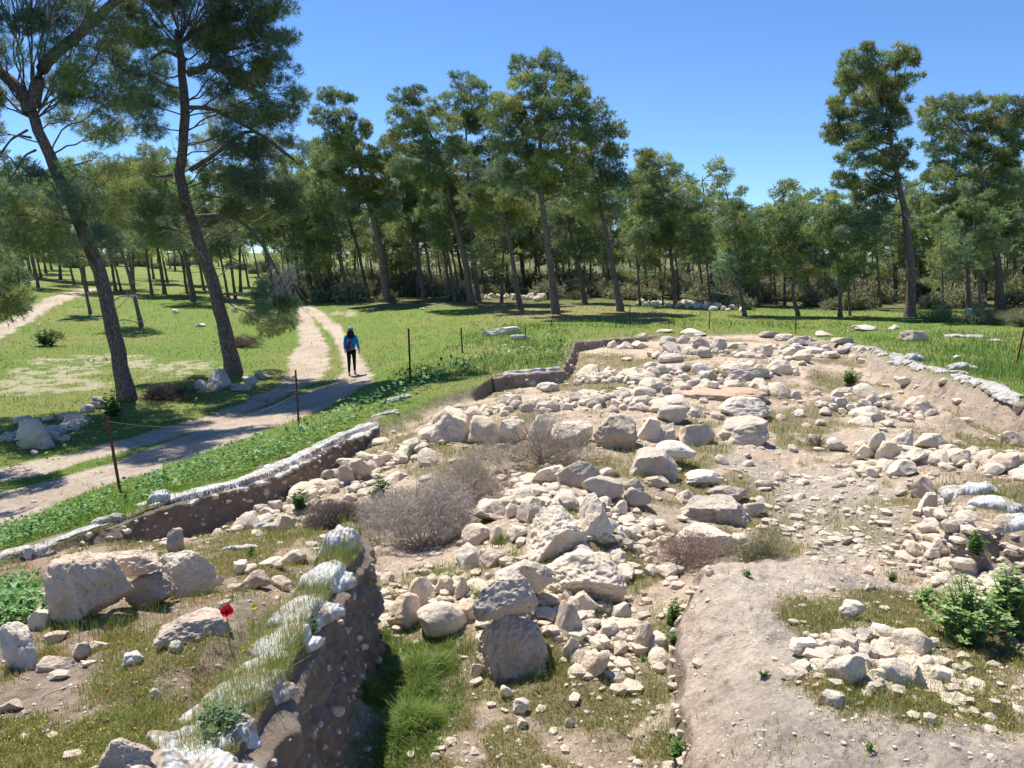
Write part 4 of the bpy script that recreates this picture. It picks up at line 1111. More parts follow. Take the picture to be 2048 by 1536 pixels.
for i, (lab, tp, tw, ls) in enumerate(HP):
    h = hit(*tp[0]); Y = h.y
    make_pine("pine_tree", lab, px_trunk(tp, Y), tw * mpp(Y, 600) * 0.37, px_lobes(ls, Y, rr_, 0.8, 1.02), 300 + i, dens=0.95 if i == 8 else 0.62 if i in (0, 2, 4, 9) else 0.5, L=0.24, W=0.040, nn=6)

# ---- the two big near pines
def near_extra_fork(A, LA, TW, lc, la, lcol, o0, TP, R, r):
    Yn = o0[1]
    for pts, w0, w1 in [([(60,225),(50,190),(25,165),(-5,140),(-60,110)], 26, 16), ([(66,215),(72,170),(90,120),(140,85),(185,45),(240,-10),(320,-60)], 26, 13), ([(110,340),(150,330),(185,320)], 5, 2),
                        ([(55,260),(20,280),(-10,330)], 5, 2), ([(62,275),(30,270),(5,300),(-15,340)], 5, 2), ([(72,300),(50,310),(20,360)], 5, 2)]:
        L_ = np.array([PY(x, y, Yn) for x, y in pts]) - o0; m = mpp(Yn) / 2
        s = np.linspace(0, len(L_) - 1, 16); L_ = np.stack([np.interp(s, np.arange(len(L_)), L_[:, k]) for k in range(3)], 1)
        for _ in range(2): L_[1:-1] = (L_[:-2] + 2 * L_[1:-1] + L_[2:]) / 4
        v, f = tube_np(L_, np.linspace(w0, w1, 16) * m, 10); A.add(v, f)
h = hit(256, 800)
ls = [(30,30,50),(95,25,45),(160,15,45),(5,100,40),(120,90,40),(20,195,36),(110,180,42),(160,140,45),(205,110,45),(215,60,40),(180,200,46),(140,235,38),(215,260,46),(240,190,40),
      (30,400,44),(85,430,52),(60,350,30),(150,400,50),(200,430,50),(40,470,40),(110,490,46),(190,480,40),(160,340,36),(230,350,44),(225,470,36),(-60,60,60),(-60,180,60),(-90,300,60),(-40,260,30),(250,-60,60),(150,-60,60),(20,-60,60),(60,-140,80),(170,-150,80),(-40,-130,80),(-120,-40,80),(-160,80,80),(100,-220,80)]
make_pine("pine_tree", "nearest big pine, trunk leaning left and forking high into two limbs", px_trunk([(256,800),(226,660),(196,530),(150,420),(105,330),(70,240),(58,215)], h.y), 46 * mpp(h.y) * 0.33,
          px_lobes(ls, h.y, rr_, 0.6, 0.92), 401, dens=0.7, L=0.15, W=0.014, nn=8, taper=0.62, extra=near_extra_fork, deadf=0.35, sub_k=20, limb_r=0.03)

def bow_extra(A, LA, TW, lc, la, lcol, o0, TP, R, r):
    Yn = o0[1]; m = mpp(Yn) / 2
    for pts, w0, w1 in [([(398,448),(425,432),(460,430),(495,450),(525,490),(555,540),(578,600)], 10, 3), ([(380,340),(430,310),(500,250),(560,300),(600,330)], 10, 3), ([(372,215),(420,215),(470,240),(540,280),(590,320)], 9, 3),
                        ([(372,120),(330,100),(300,120)], 9, 4), ([(375,150),(430,130),(520,150)], 9, 3), ([(345,350),(320,355),(300,350)], 6, 2)]:
        L_ = np.array([PY(x, y, Yn - 0.5) for x, y in pts]) - o0
        s = np.linspace(0, len(L_) - 1, 16); L_ = np.stack([np.interp(s, np.arange(len(L_)), L_[:, k]) for k in range(3)], 1)
        for _ in range(2): L_[1:-1] = (L_[:-2] + 2 * L_[1:-1] + L_[2:]) / 4
        v, f = tube_np(L_, np.linspace(w0, w1, 16) * m, 7); LA.add(v, f)
    # hanging dead spray
    for j in range(160):
        a = PY(r.uniform(540, 590), r.uniform(520, 600), Yn - 0.5 + r.normal() * 0.5); b = a + Vector((r.normal() * 0.35, r.normal() * 0.35, -abs(r.normal()) * 0.6))
        v, f = tube_np(curve_pts(np.array(a) - o0, np.array(b) - o0, -0.1, 5, r, 0.2), np.linspace(0.009, 0.003, 5), 3); TW.add(v, f, (0.40, 0.36, 0.32))
h = hit(468, 745)
ls = [(290,15,46),(350,10,48),(420,15,52),(490,20,52),(550,20,36),(255,70,42),(320,80,40),(400,75,46),(460,85,50),(530,80,48),(572,70,24),(240,140,40),(300,140,40),(440,150,48),(500,150,50),(560,140,40),(590,190,28),(270,205,42),(330,190,36),
      (450,220,46),(510,220,48),(565,230,38),(420,280,34),(480,285,44),(540,300,44),(590,290,30),(300,250,32),(440,350,40),(500,360,46),(560,370,44),(600,370,24),(520,420,36),(470,420,34),(580,420,28),(290,330,36),(265,390,42),(320,410,40),(300,460,38),(350,470,34),(430,470,30),(240,440,36),
      (525,590,24),(545,620,32),(515,640,28),(570,640,26),(540,655,24),(580,610,20),(350,-60,70),(480,-60,70),(250,-40,60),(420,-130,80),(540,-110,80),(600,-60,60),(320,-150,80),(500,-200,80),(620,-150,70),(400,-230,80)]
make_pine("pine_tree", "big pine beside the cart track with a bowed dead branch hanging right", px_trunk([(468,745),(446,640),(415,530),(378,430),(356,350),(366,290),(373,200),(362,130),(352,60)], h.y), 44 * mpp(h.y) * 0.33,
          px_lobes(ls, h.y, rr_, 0.5, 0.92), 402, dens=0.85, L=0.16, W=0.015, nn=8, taper=0.45, extra=bow_extra, deadf=0.35, sub_k=20, limb_r=0.03, tint=np.array([0.9, 0.9, 0.95]))

# pine outside the left edge whose low branch hangs into view and whose crown shades the grass
Yo = 16.0
ls = [(-120,420,70),(-60,520,60),(-10,560,38),(25,565,30),(30,600,22),(10,620,22),(-200,300,90),(-320,400,90),(-250,520,80),(-380,250,90),(-150,480,60),(-10,525,26),(-300,150,90),(-420,480,90),(-520,330,90),(-180,180,80)]
make_pine("pine_tree", "pine beyond the left edge of the photo, only a drooping leafy branch end showing", [Vector((-15.0, Yo, float(ground(-15.0, Yo)))), PY(-430, 600, Yo), PY(-400, 400, Yo), PY(-370, 200, Yo)], 0.28,
          px_lobes(ls, Yo, rr_, 0.4, 1.0), 403, dens=0.5, L=0.15, W=0.018, nn=8, sub_k=9)

# ---- generic pines, built once per kind, then copied with their parts
def generic(seed, H, lean, low=0.38, spread=1.9, dens=0.42, tint=None, nl=17, L=0.34, W=0.065):
    r = np.random.default_rng(seed)
    top = np.array([-lean * H, r.normal() * 0.4, H * 0.9])
    tr = [Vector((0, 0, 0)), Vector((top[0] * 0.25, 0.1, H * 0.33)), Vector((top[0] * 0.62, 0.2, H * 0.62)), Vector(top)]
    lobes = []
    for j in range(nl):
        t = low + (1 - low) * (j + 0.5) / nl; sp = spread * math.sin(min(1, (1.06 - t) / (1 - low)) * pi * 0.62 + 0.25) ** 0.8
        a = r.uniform(0, 2 * pi); rd = r.uniform(0.55, 1.0) * (0.8 if t > 0.85 else 1.15)
        q = r.uniform(0.25, 1.0)
        lobes.append((np.array([np.interp(t, [0, .33, .62, 1], [0, top[0] * .25, top[0] * .62, top[0]]) + cos(a) * sp * q, sin(a) * sp * q, t * H]), rd))
    return make_pine("pine_tree", "x", tr, H * 0.0115, lobes, seed, dens=dens * 0.8, L=L, W=W, nn=4, tint=1.2 * (tint if tint is not None else np.ones(3)), sub_k=7, deadf=0.3)

def kids(o): return list(o.children)
def copy_tree(root, loc, rz, sc, label, group):
    r = root.copy(); S.collection.objects.link(r); r.location = loc; r.rotation_euler = (0, 0, rz); r.scale = sc
    for c in KIDS[root.name]:
        d = c.copy(); S.collection.objects.link(d); d.parent = r
    tag(r, label, "tree", group); return r
PROTO = [generic(501, 12.5, 0.16), generic(502, 11, 0.10, 0.3, 2.1), generic(503, 13.5, 0.20, 0.45, 1.7), generic(504, 9.5, 0.06, 0.22, 2.2, tint=np.array([1.1, 1.05, 1.1])), generic(505, 12, 0.13, 0.34, 2.0, tint=np.array([0.85, 0.9, 1.0])), generic(506, 10.5, -0.04, 0.26, 2.1)]
bpy.context.view_layer.update()
KIDS = {p.name: kids(p) for p in PROTO}
used_p = set()
def plant_tree(x, y, H, kind, r, label, group, lean_ok=True):
    p = PROTO[kind]; h0 = [12.5, 11, 13.5, 9.5, 12, 10.5][kind]; s = H / h0
    rz = r.uniform(-0.5, 0.5) if lean_ok else r.uniform(0, 6.28)
    z = float(ground(x, y)); sc = (s * r.uniform(0.9, 1.15),) * 2 + (s,)
    if kind not in used_p:
        used_p.add(kind); p.location = (x, y, z); p.rotation_euler = (0, 0, rz); p.scale = sc; return tag(p, label, "tree", group)
    return copy_tree(p, (x, y, z), rz, sc, label, group)

r = np.random.default_rng(9)
MARKS = [(-99, "left of the nearest big pine"), (140, "behind the nearest big pine"), (310, "between the two big near pines"), (420, "behind the big track side pine"), (560, "over the track bend"), (680, "behind the narrow crown"),
 (810, "behind the twin trunks"), (960, "left of the tallest middle pine"), (1060, "behind the tallest middle pine"), (1150, "behind the right end pine"), (1290, "behind the small open pine"), (1400, "in the gap of the treeline"),
 (1540, "behind the bushy pines"), (1730, "behind the tallest right hand pine"), (1880, "behind the white board"), (1970, "at the right edge")]
def mark(u):
    x = 1024 + u * F * cos(PITCH) * 1.0
    return [t for a, t in MARKS if x >= a - 60][-1] if x > -100 else MARKS[0][1]
# single pines of the left hand slope, placed by their feet
for px_, py_, hp, k, lab in [
  (181,627,260,0,"thin leaning pine on the left lawn between the far track and the nearest big trunk"),
  (283,652,330,2,"leaning pine on the left lawn just right of the nearest big trunk"),
  (386,603,300,4,"pine on the left slope showing close to the left side of the track side pine"),
  (330,588,270,1,"pine on the left slope right behind the leaning lawn pine"),
  (268,588,240,5,"forked pale stemmed pine on the left slope behind the nearest big trunk"),
  (375,588,240,0,"pine standing right behind another trunk on the left slope"),
  (232,583,240,2,"dark pine on the left slope hidden partly by the nearest big trunk"),
  (72,553,250,4,"pine at the far left next to a twin trunk above the red earth"),
  (62,552,240,0,"left one of the twin trunks above the red earth at the far left"),
  (92,546,190,1,"short trunked pine right of the twin trunks at the far left"),
  (20,548,200,3,"bushy pine at the extreme left edge of the far slope"),
  (637,585,260,0,"slim pine by the bend of the cart track, right of its neighbour"),
  (788,585,240,1,"slim pine behind the rubble line left of the twin trunks"),
  (900,600,300,4,"left one of the twin trunks in the middle group"),
  (910,602,290,2,"right one of the twin trunks in the middle group"),
  (1003,606,260,5,"crooked dark trunk behind the reddish footed pine"),
  (1280,612,210,1,"pine at the left end of the distant stone mound"),
  (1325,612,190,5,"slim pine behind the distant stone mound"),
  (1700,632,180,4,"slender pine left of the tallest right hand pine"),
  (1885,632,200,1,"slim pine between the tallest right hand pine and the white post"),
  (1960,625,260,4,"thick dark trunk immediately right of the white post"),
  ]:
    h = hit(px_, py_); plant_tree(h.x, h.y, hp * mpp(h.y, py_), k, r, lab, "single pines along the wood edge")
# the wood behind
BG = [("pines far back in the left slope wood", "left slope wood pine", -0.80, -0.30, 62, 140, 46, (8.5, 12)),
      ("pines of the wood behind the middle group", "middle wood pine", -0.30, 0.26, 60, 95, 62, (8, 12)),
      ("pines of the right hand wood", "right hand wood pine", 0.24, 0.85, 50, 85, 60, (6.5, 9.5))]
for grp, lab, u0, u1, y0, y1, n, hh in BG:
    for i in range(n):
        u = u0 + (u1 - u0) * (i + r.uniform(0, 1)) / n; y = 1 / (1 / y0 + (1 / y1 - 1 / y0) * r.uniform())
        plant_tree(u * y, y, r.uniform(*hh), int(r.integers(0, 6)), r, lab + (", front ranks, " if y < y0 * 1.15 else ", middle ranks, " if y < y0 * 1.35 else ", deep inside, ") + mark(u), grp)
# far trees closing the horizon
for i in range(70):
    u = -0.9 + 1.8 * (i + r.uniform(0, 1)) / 70; y = r.uniform(125, 165)
    plant_tree(u * y, y, r.uniform(9, 12), int(r.integers(0, 6)), r, "far belt pine closing the horizon, " + mark(u), "farthest belt of pines")

# ---- understorey bushes
def make_bush(name, R_, seed, ntw, nlv, colt, coll, L=0.12, W=0.04, parts=("stems", "foliage"), flat=0.7, nn=4):
    r = np.random.default_rng(seed); root = empty(name, (0, 0, 0)); T = Acc(); C, AX = [], []
    for j in range(ntw):
        d = unit(np.array([r.normal(), r.normal(), abs(r.normal()) * 0.9 + 0.15])); e = d * R_ * r.uniform(0.5, 1.05) * np.array([1, 1, flat])
        sp = curve_pts(np.array([r.normal() * R_ * 0.08, r.normal() * R_ * 0.08, 0]), e, 0.1, 6, r, 0.2)
        v, f = tube_np(sp, np.linspace(0.014, 0.003, 6) * R_, 3); T.add(v, f, colt)
        for q in range(max(1, nlv // ntw)):
            k = r.uniform(2, 5); i0 = int(k); C.append(sp[i0] + r.normal(size=3) * R_ * 0.13); AX.append(d)
    T.build(parts[0], M['twig'], root, col=True)
    C = np.array(C); C[:, 2] = np.abs(C[:, 2]); AX = np.array(AX)
    v, f, c = tufts(C, AX, nn, L, W, r, 0.9, np.broadcast_to(coll, (len(C), 3)) * r.uniform(0.7, 1.3, (len(C), 1)))
    npmesh(parts[1], v, f, M['leaf'], root, False, c)
    return root
BP = [make_bush("bush", 1.3, 601, 60, 1500, (0.20, 0.17, 0.14), (0.26, 0.28, 0.15), 0.24, 0.06), make_bush("bush", 1.5, 602, 70, 1100, (0.26, 0.22, 0.18), (0.31, 0.30, 0.18), 0.24, 0.06)]
bpy.context.view_layer.update()
for b_ in BP: KIDS[b_.name] = kids(b_)
BSP = []
for i in range(150):
    u = -0.30 + 1.12 * ((i * 0.618034) % 1.0)
    y0 = 54 if u < 0.22 else 45
    y = y0 + 3 + 32 * r.uniform()
    BSP.append((u * y, y, r.uniform(0.5, 1.0) * (1 + (y - y0) / 26)))
for i in range(50): 
    u = r.uniform(-0.8, -0.3); y = r.uniform(105, 160); BSP.append((u * y, y, r.uniform(0.8, 1.4)))
for i, (x, y, s) in enumerate(BSP):
    k = i % 2; b_ = BP[k]
    lab = "thicket bush among the trunks, " + ("front, " if y < 62 else "middle, " if y < 76 else "rear, ") + mark(x / y); grp = "thicket bushes under the pines"
    if i < 2: o = b_; o.location = (x, y, float(ground(x, y))); o.scale = (s, s, s); tag(o, lab, "bush", grp)
    else:
        o = copy_tree(b_, (x, y, float(ground(x, y)) - 0.05), r.uniform(0, 6.3), (s, s, s * r.uniform(0.8, 1.5)), lab, grp); o["category"] = "bush"
# ------------------------------------------------------------------ grass
def blades(name, x, y, z, hgt, wid, colr, r, lean=0.45, bent=True, seed=0, mat='blade'):
    n = len(x); a = r.uniform(0, 2 * pi, n); ln = np.abs(r.normal(size=n)) * lean * hgt
    dx, dy = np.cos(a) * ln, np.sin(a) * ln; b = r.uniform(0, 2 * pi, n); sx, sy = np.cos(b) * wid / 2, np.sin(b) * wid / 2
    base = np.stack([x, y, z - 0.01], 1); tip = np.stack([x + dx, y + dy, z + hgt * r.uniform(0.85, 1, n)], 1)
    S_ = np.stack([sx, sy, np.zeros(n)], 1)
    if bent:
        mid = np.stack([x + dx * 0.3, y + dy * 0.3, z + hgt * 0.58], 1)
        V = np.stack([base - S_, base + S_, mid - S_ * 0.75, mid + S_ * 0.75, tip], 1).reshape(-1, 3)
        o = np.arange(n)[:, None] * 5
        F_ = [np.concatenate([o + 0, o + 1, o + 3, o + 2], 1), np.concatenate([o + 2, o + 3, o + 4], 1)]; k = 5
    else:
        V = np.stack([base - S_, base + S_, tip], 1).reshape(-1, 3); F_ = np.arange(n * 3).reshape(-1, 3); k = 3
    ob = npmesh(name, V, F_, M[mat], None, False, np.repeat(colr, k, 0))
    return tag(ob, kind="stuff")

def pick(r, n, cols, p):
    c = np.array(cols)[r.choice(len(cols), n, p=p)]
    return c * r.uniform(0.7, 1.3, (n, 1))

# lawn outside the ruins
DL = np.clip(lawn * (0.75 + 0.5 * N1) * (1 - 0.75 * (woods * sstep(-0.3, -0.1, UU))), 0, 1)
x, y, iv, iu, r = scatter(520000, 3.2, 75, DL, 31)
n = len(x); g_ = N3[iv, iu] + 0.5 * N1[iv, iu]
gcol = pick(r, n, [(0.19, 0.37, 0.055), (0.24, 0.41, 0.065), (0.14, 0.29, 0.07), (0.34, 0.40, 0.11)], [0.4, 0.3, 0.2, 0.1])
dry = (r.uniform(size=n) < sstep(0.2, 0.8, g_) * 0.25 + 0.4 * treefloor[iv, iu])
gcol[dry] = pick(r, dry.sum(), [(0.34, 0.30, 0.11), (0.26, 0.27, 0.08), (0.42, 0.33, 0.16)], [0.4, 0.4, 0.2])
edge = sstep(0.0, -1.2, SD[iv, iu]) 
hg = r.uniform(0.03, 0.08, n) * (1 + 0.7 * sstep(0.1, 0.5, N1[iv, iu])) * np.clip(y / 18, 0.9, 1.5)
blades("lawn_grass", x, y, ground(x, y), hg, 0.004 + y * 0.0009, gcol, r, 0.6, False)

# taller rough grass: right bank top, grassy shoulder by the posts, wood edge
tall = np.zeros_like(XX)
for pl in [[(1720,690),(1850,725),(2048,780),(2200,830),(2200,680),(1900,665),(1760,672)], [(830,760),(960,760),(1120,730),(1140,690),(1120,650),(1000,650),(900,690),(780,745)],
           [(1140,655),(1300,660),(1500,655),(1700,665),(1700,645),(1400,640),(1140,640)], [(1830,640),(2200,655),(2200,625),(1800,620)]]:
    tall = np.maximum(tall, soft(hitpoly(pl), 0.5, 0.5, 0.8))
tall *= OUTM
x, y, iv, iu, r = scatter(220000, 8, 60, np.clip(tall * (0.7 + N1), 0, 1), 32); n = len(x)
gcol = pick(r, n, [(0.16, 0.28, 0.06), (0.20, 0.32, 0.07), (0.14, 0.24, 0.09), (0.32, 0.33, 0.12)], [0.4, 0.3, 0.2, 0.1])
blades("rough_grass", x, y, ground(x, y), r.uniform(0.08, 0.25, n) * (0.7 + 0.5 * (N1[iv, iu] > 0)), 0.006 + y * 0.0009, gcol, r, 0.45, False)

# thin yellow green grass of the excavation
DG = np.clip(MIN_ * gp * (1 - 0.2 * rowm), 0, 1)
x, y, iv, iu, r = scatter(420000, 2.8, 36, DG, 33); n = len(x)
gcol = pick(r, n, [(0.33, 0.34, 0.08), (0.24, 0.31, 0.07), (0.46, 0.41, 0.16), (0.44, 0.28, 0.14), (0.54, 0.46, 0.25)], [0.34, 0.26, 0.18, 0.10, 0.12])
lush = soft(hitpoly([(750,1270),(700,1536),(880,1536),(930,1380),(930,1280),(850,1250),(770,1260)]), 0.05, 0.12, 4)[iv, iu] > 0.5
gcol[lush] = pick(r, lush.sum(), [(0.13, 0.26, 0.035), (0.18, 0.31, 0.05), (0.28, 0.32, 0.08)], [0.5, 0.35, 0.15])
hg = r.uniform(0.025, 0.075, n) * np.clip(y / 9, 0.65, 1.6); hg[lush] *= 1.3
blades("thin_grass", x, y, ground(x, y), hg, 0.0022 + y * 0.00055, gcol, r, 0.55, True)
# sparse sprigs everywhere on the rubble
x, y, iv, iu, r = scatter(60000, 2.8, 36, np.clip(MIN_ * (0.25 + 0.4 * rowm + 0.4 * bankm) * (1 - 0.85 * plast), 0, 1) * (N2 > 0.05), 34); n = len(x)
gcol = pick(r, n, [(0.28, 0.28, 0.07), (0.40, 0.33, 0.15), (0.16, 0.22, 0.05), (0.40, 0.24, 0.13)], [0.35, 0.3, 0.2, 0.15])
blades("sprigs", x, y, ground(x, y), r.uniform(0.03, 0.11, n) * np.clip(y / 9, 0.7, 1.5), 0.002 + y * 0.0005, gcol, r, 0.6, True)

# lush tall grass in the near trench
x, y = [], []; r = np.random.default_rng(35)
LP = hitpoly([(748,1285),(715,1536),(690,1620),(850,1620),(900,1420),(935,1330),(925,1280),(860,1262),(790,1258)])
nn_ = 90000; qx = r.uniform(LP[:, 0].min(), LP[:, 0].max(), nn_); qy = r.uniform(LP[:, 1].min(), LP[:, 1].max(), nn_)
dsd = poly_sd(LP, qx, qy) + 0.30 * fbm2(qx * 3.5, qy * 3.5, 4, 44); k = (dsd > 0) & (r.uniform(size=nn_) < np.clip(dsd / 0.18, 0.1, 1)); qx, qy, dsd = qx[k], qy[k], dsd[k]; n = len(qx)
clump = sstep(-0.25, 0.3, fbm2(qx * 4.5, qy * 4.5, 3, 45))
gcol = pick(r, n, [(0.15, 0.26, 0.05), (0.21, 0.33, 0.07), (0.32, 0.38, 0.12), (0.46, 0.42, 0.20)], [0.38, 0.32, 0.18, 0.12])
blades("tall_trench_grass", qx, qy, ground(qx, qy), (r.uniform(0.05, 0.24, n) * (0.3 + 0.85 * clump) * np.clip(dsd / 0.35, 0.2, 1)), np.full(n, 0.0034), gcol, r, 0.85, True)
# tufts of taller blades with seed heads: berm edge, rims, stones' feet
def tuft_field(name, spots, seed, h0, h1, cols, p, wid=0.004, per=60):
    r = np.random.default_rng(seed); X_, Y_ = [], []; HH = []
    for (px, py, sp, k) in spots:
        h = hit(px, py); m = mpp(h.y); cnt = int(per * k)
        X_.append(h.x + r.normal(size=cnt) * sp * m); Y_.append(h.y + r.normal(size=cnt) * sp * m * 1.3); HH.append(np.full(cnt, 1.0))
    x = np.concatenate(X_); y = np.maximum(np.concatenate(Y_), 2.4); n = len(x)
    blades(name, x, y, ground(x, y), r.uniform(h0, h1, n), np.full(n, wid) * np.clip(y / 6, 0.7, 3), pick(r, n, cols, p), r, 0.5, True)
tuft_field("seeding_grass", [(690,1150,22,2),(660,1200,22,3),(640,1250,20,3),(600,1300,22,3),(560,1340,25,3),(520,1400,25,2),(500,1300,25,2),(540,1250,25,3),(480,1380,25,2),(700,1100,15,2),(650,1120,20,2),(620,1180,20,2),
   (440,1440,30,3),(380,1500,30,3),(300,1440,30,2),(620,1230,30,3),(570,1290,30,3),(500,1370,35,4),(460,1430,30,3),(680,1120,14,2),(420,1500,30,3),(560,1380,16,3),(610,1310,14,2),(650,1220,14,2),(820,1170,15,1),(960,1200,12,1),(900,1160,15,1),(740,1120,12,1)], 36, 0.07, 0.19, [(0.30, 0.34, 0.10), (0.20, 0.28, 0.06), (0.48, 0.42, 0.20)], [0.4, 0.35, 0.25], 0.0035, 110)
tuft_field("stone_foot_grass", [(150,1262,40,2),(240,1260,25,3),(400,1200,30,2),(300,1225,30,2),(470,1200,30,2),(940,1300,12,2),(960,1340,15,2),(1090,1350,20,2),(1140,1330,20,2),(1270,1190,15,1),(1240,1085,12,2),(1020,1120,15,2),(930,1160,20,2),
   (1290,1290,15,1),(1200,1220,20,1),(880,1150,20,2),(790,1200,15,1),(1000,1090,15,2),(1100,1130,20,1),(880,890,25,2),(950,900,20,1),(1250,905,25,1),(1350,930,25,1),(1440,895,20,1),(1270,905,20,1),(1160,900,20,1),(1560,860,20,1),(1380,935,20,2),
   (1700,1390,30,2),(1800,1400,40,2),(1880,1390,30,2),(1650,1250,30,2),(1900,1350,30,2),(1330,1480,20,2),(1310,1400,20,1),(1840,1280,40,2),(600,1075,25,2),(700,1060,25,2),(560,1075,25,1),(1750,930,25,1),(1900,960,25,1),(1960,985,30,2)], 37, 0.05, 0.15,
   [(0.22, 0.27, 0.05), (0.16, 0.25, 0.05), (0.42, 0.36, 0.15)], [0.45, 0.35, 0.2], 0.0035, 90)

# ------------------------------------------------------------------ leafy weeds
def leaves_at(C, AX, L, W, r, col):
    """small folded leaves: two triangles along a midrib"""
    n = len(C); d = unit(AX); s = unit(np.cross(d, np.array([0, 0, 1.0]) + r.normal(size=(n, 3)) * 0.3)); up = np.cross(s, d)
    L = L[:, None] if np.ndim(L) else np.full((n, 1), L); Wd = L * W
    mid = C + d * L * 0.5; tip = C + d * L - up * L * 0.1
    a = mid - s * Wd * 0.5 + up * L * 0.05; b = mid + s * Wd * 0.5 + up * L * 0.05
    V = np.stack([C, a, tip, b], 1).reshape(-1, 3); o = np.arange(n)[:, None] * 4
    return V, np.concatenate([o, o + 1, o + 2, o + 3], 1), np.repeat(col, 4, 0)

def weed_field(name, polys, n, seed, h0, h1, L0, L1, cols, p, y1=40, thr=-0.05):
    m = np.zeros_like(XX)
    for pl, s in polys: m = np.maximum(m, soft(hitpoly(pl), 0.12, 0.25, 2.0, seed) * s)
    m = m * (fbm2(XX * 2.2, YY * 2.2, 3, seed) > thr)
    x, y, iv, iu, r = scatter(n, 3, y1, m, seed); k = len(x)
    cl = 0.5 + 0.5 * fbm2(x * 2.0, y * 2.0, 3, seed + 4)
    z = ground(x, y) + r.uniform(h0, h1, k) * (0.3 + 1.2 * cl) * np.clip(y / 12, 0.8, 1.4)
    AX = np.stack([r.normal(size=k), r.normal(size=k), r.uniform(-0.2, 0.9, k)], 1)
    v, f, c = leaves_at(np.stack([x, y, z], 1), AX, r.uniform(L0, L1, k) * np.clip(y / 12, 0.7, 2.0), 0.62, r, pick(r, k, cols, p))
    return tag(npmesh(name, v, f, M['leaf'], None, False, c), kind="stuff")
weed_field("leafy_weeds", [([(-60,1140),(0,1105),(90,1072),(200,1035),(300,1000),(400,968),(500,945),(600,905),(740,838),(820,800),(760,790),(640,850),(560,885),(470,905),(370,935),(270,975),(150,1020),(60,1050),(-60,1090)], 1.0),
   ([(800,800),(870,770),(960,752),(1010,735),(900,730),(800,765),(740,800)], 0.8), ([(990,742),(1130,730),(1140,690),(1080,690),(960,715)], 0.8), ([(-60,1200),(60,1170),(90,1240),(60,1260),(-60,1290)], 0.8)],
   230000, 61, 0.03, 0.24, 0.05, 0.10, [(0.08, 0.20, 0.04), (0.12, 0.26, 0.06), (0.22, 0.38, 0.12), (0.30, 0.40, 0.24)], [0.4, 0.35, 0.17, 0.08], thr=-0.25)
weed_field("broadleaf_ground_cover", [([(-40,880),(60,870),(200,850),(260,830),(380,790),(520,780),(580,800),(460,830),(300,880),(120,915),(-40,950)], 0.7), ([(-40,720),(0,700),(120,690),(160,705),(60,722),(-40,740)], 0.9),
   ([(150,730),(240,722),(230,742),(140,742)], 0.6), ([(240,705),(420,690),(450,705),(300,720)], 0.7), ([(640,820),(760,790),(820,760),(740,800),(660,850)], 0.8), ([(290,800),(400,790),(360,830),(270,830)], 0.8)],
   90000, 62, 0.02, 0.2, 0.05, 0.10, [(0.08, 0.17, 0.05), (0.12, 0.24, 0.07), (0.18, 0.28, 0.11)], [0.45, 0.35, 0.2], thr=-0.2)
weed_field("low_seedlings", [([(120,1260),(700,1120),(560,1300),(350,1536),(-60,1600),(-60,1460),(250,1440),(200,1330)], 0.5), ([(1050,1360),(1320,1280),(1340,1520),(1100,1536),(1000,1480)], 0.4),
   ([(1560,1180),(1900,1180),(2048,1250),(2048,1480),(1700,1450),(1560,1380),(1620,1290),(1600,1230)], 0.9), ([(900,1000),(700,1070),(500,1120),(420,1090),(620,1040)], 0.5)],
   70000, 63, 0.005, 0.045, 0.012, 0.024, [(0.17, 0.24, 0.05), (0.12, 0.20, 0.045), (0.32, 0.28, 0.08), (0.38, 0.17, 0.08)], [0.4, 0.25, 0.2, 0.15], y1=14, thr=-0.15)

def rosette(px, py, wpx, hpx, label, seed, cols=((0.10, 0.22, 0.04), (0.16, 0.28, 0.06)), L=0.3, name="weed_plant", stems=9, group=None, lob=True, y=None):
    r = np.random.default_rng(seed); h = hit(px, py); m = mpp(h.y); R_ = wpx * m / 2; Ht = hpx * m
    root = empty(name, (h.x, h.y, h.z)); tag(root, label, "plant", group)
    A = Acc(); C, AX, LL = [], [], []
    for i in range(stems):
        a = r.uniform(0, 2 * pi); q = r.uniform(0.1, 1); e = np.array([cos(a) * R_ * q, sin(a) * R_ * q, Ht * r.uniform(0.5, 1.0) * (1.1 - 0.5 * q)])
        sp = curve_pts((0, 0, 0), e, 0.08, 7, r, 0.1); v, f = tube_np(sp, np.linspace(0.02, 0.006, 7) * Ht, 4); A.add(v, f, (0.18, 0.26, 0.09))
        for k in range(1, 7):
            for _ in range(3 if lob else 2):
                aa = r.uniform(0, 2 * pi); d = np.array([cos(aa), sin(aa), r.uniform(0.0, 0.7)]); l = L * Ht * r.uniform(0.5, 1) * (1.15 - k * 0.1)
                C.append(sp[k]); AX.append(d); LL.append(l)
                if lob:
                    for t in (0.25, 0.45, 0.65):
                        for sgn in (-1, 1):
                            dd = unit(d + sgn * np.array([-d[1], d[0], 0]) * 0.9); C.append(sp[k] + unit(d) * l * t); AX.append(dd); LL.append(l * 0.42)
    A.build("stem", M['twig'], root, col=True)
    C = np.array(C); AX = np.array(AX); cc = np.array(cols)[r.integers(0, len(cols), len(C))] * r.uniform(0.7, 1.3, (len(C), 1))
    v, f, c = leaves_at(C, AX, np.array(LL), 0.42, r, cc); npmesh("leaves", v, f, M['leaf'], root, False, c)
    return root
TH = ((0.33, 0.44, 0.14), (0.42, 0.52, 0.27), (0.24, 0.38, 0.09))
rosette(1930, 1290, 190, 160, "tall bushy green thistle at the foot of the right bank", 71, TH, 0.22, "thistle", 60)
rosette(2020, 1275, 120, 185, "taller thistle with a spiny head at the right edge of the photo", 72, TH, 0.25, "thistle", 22)
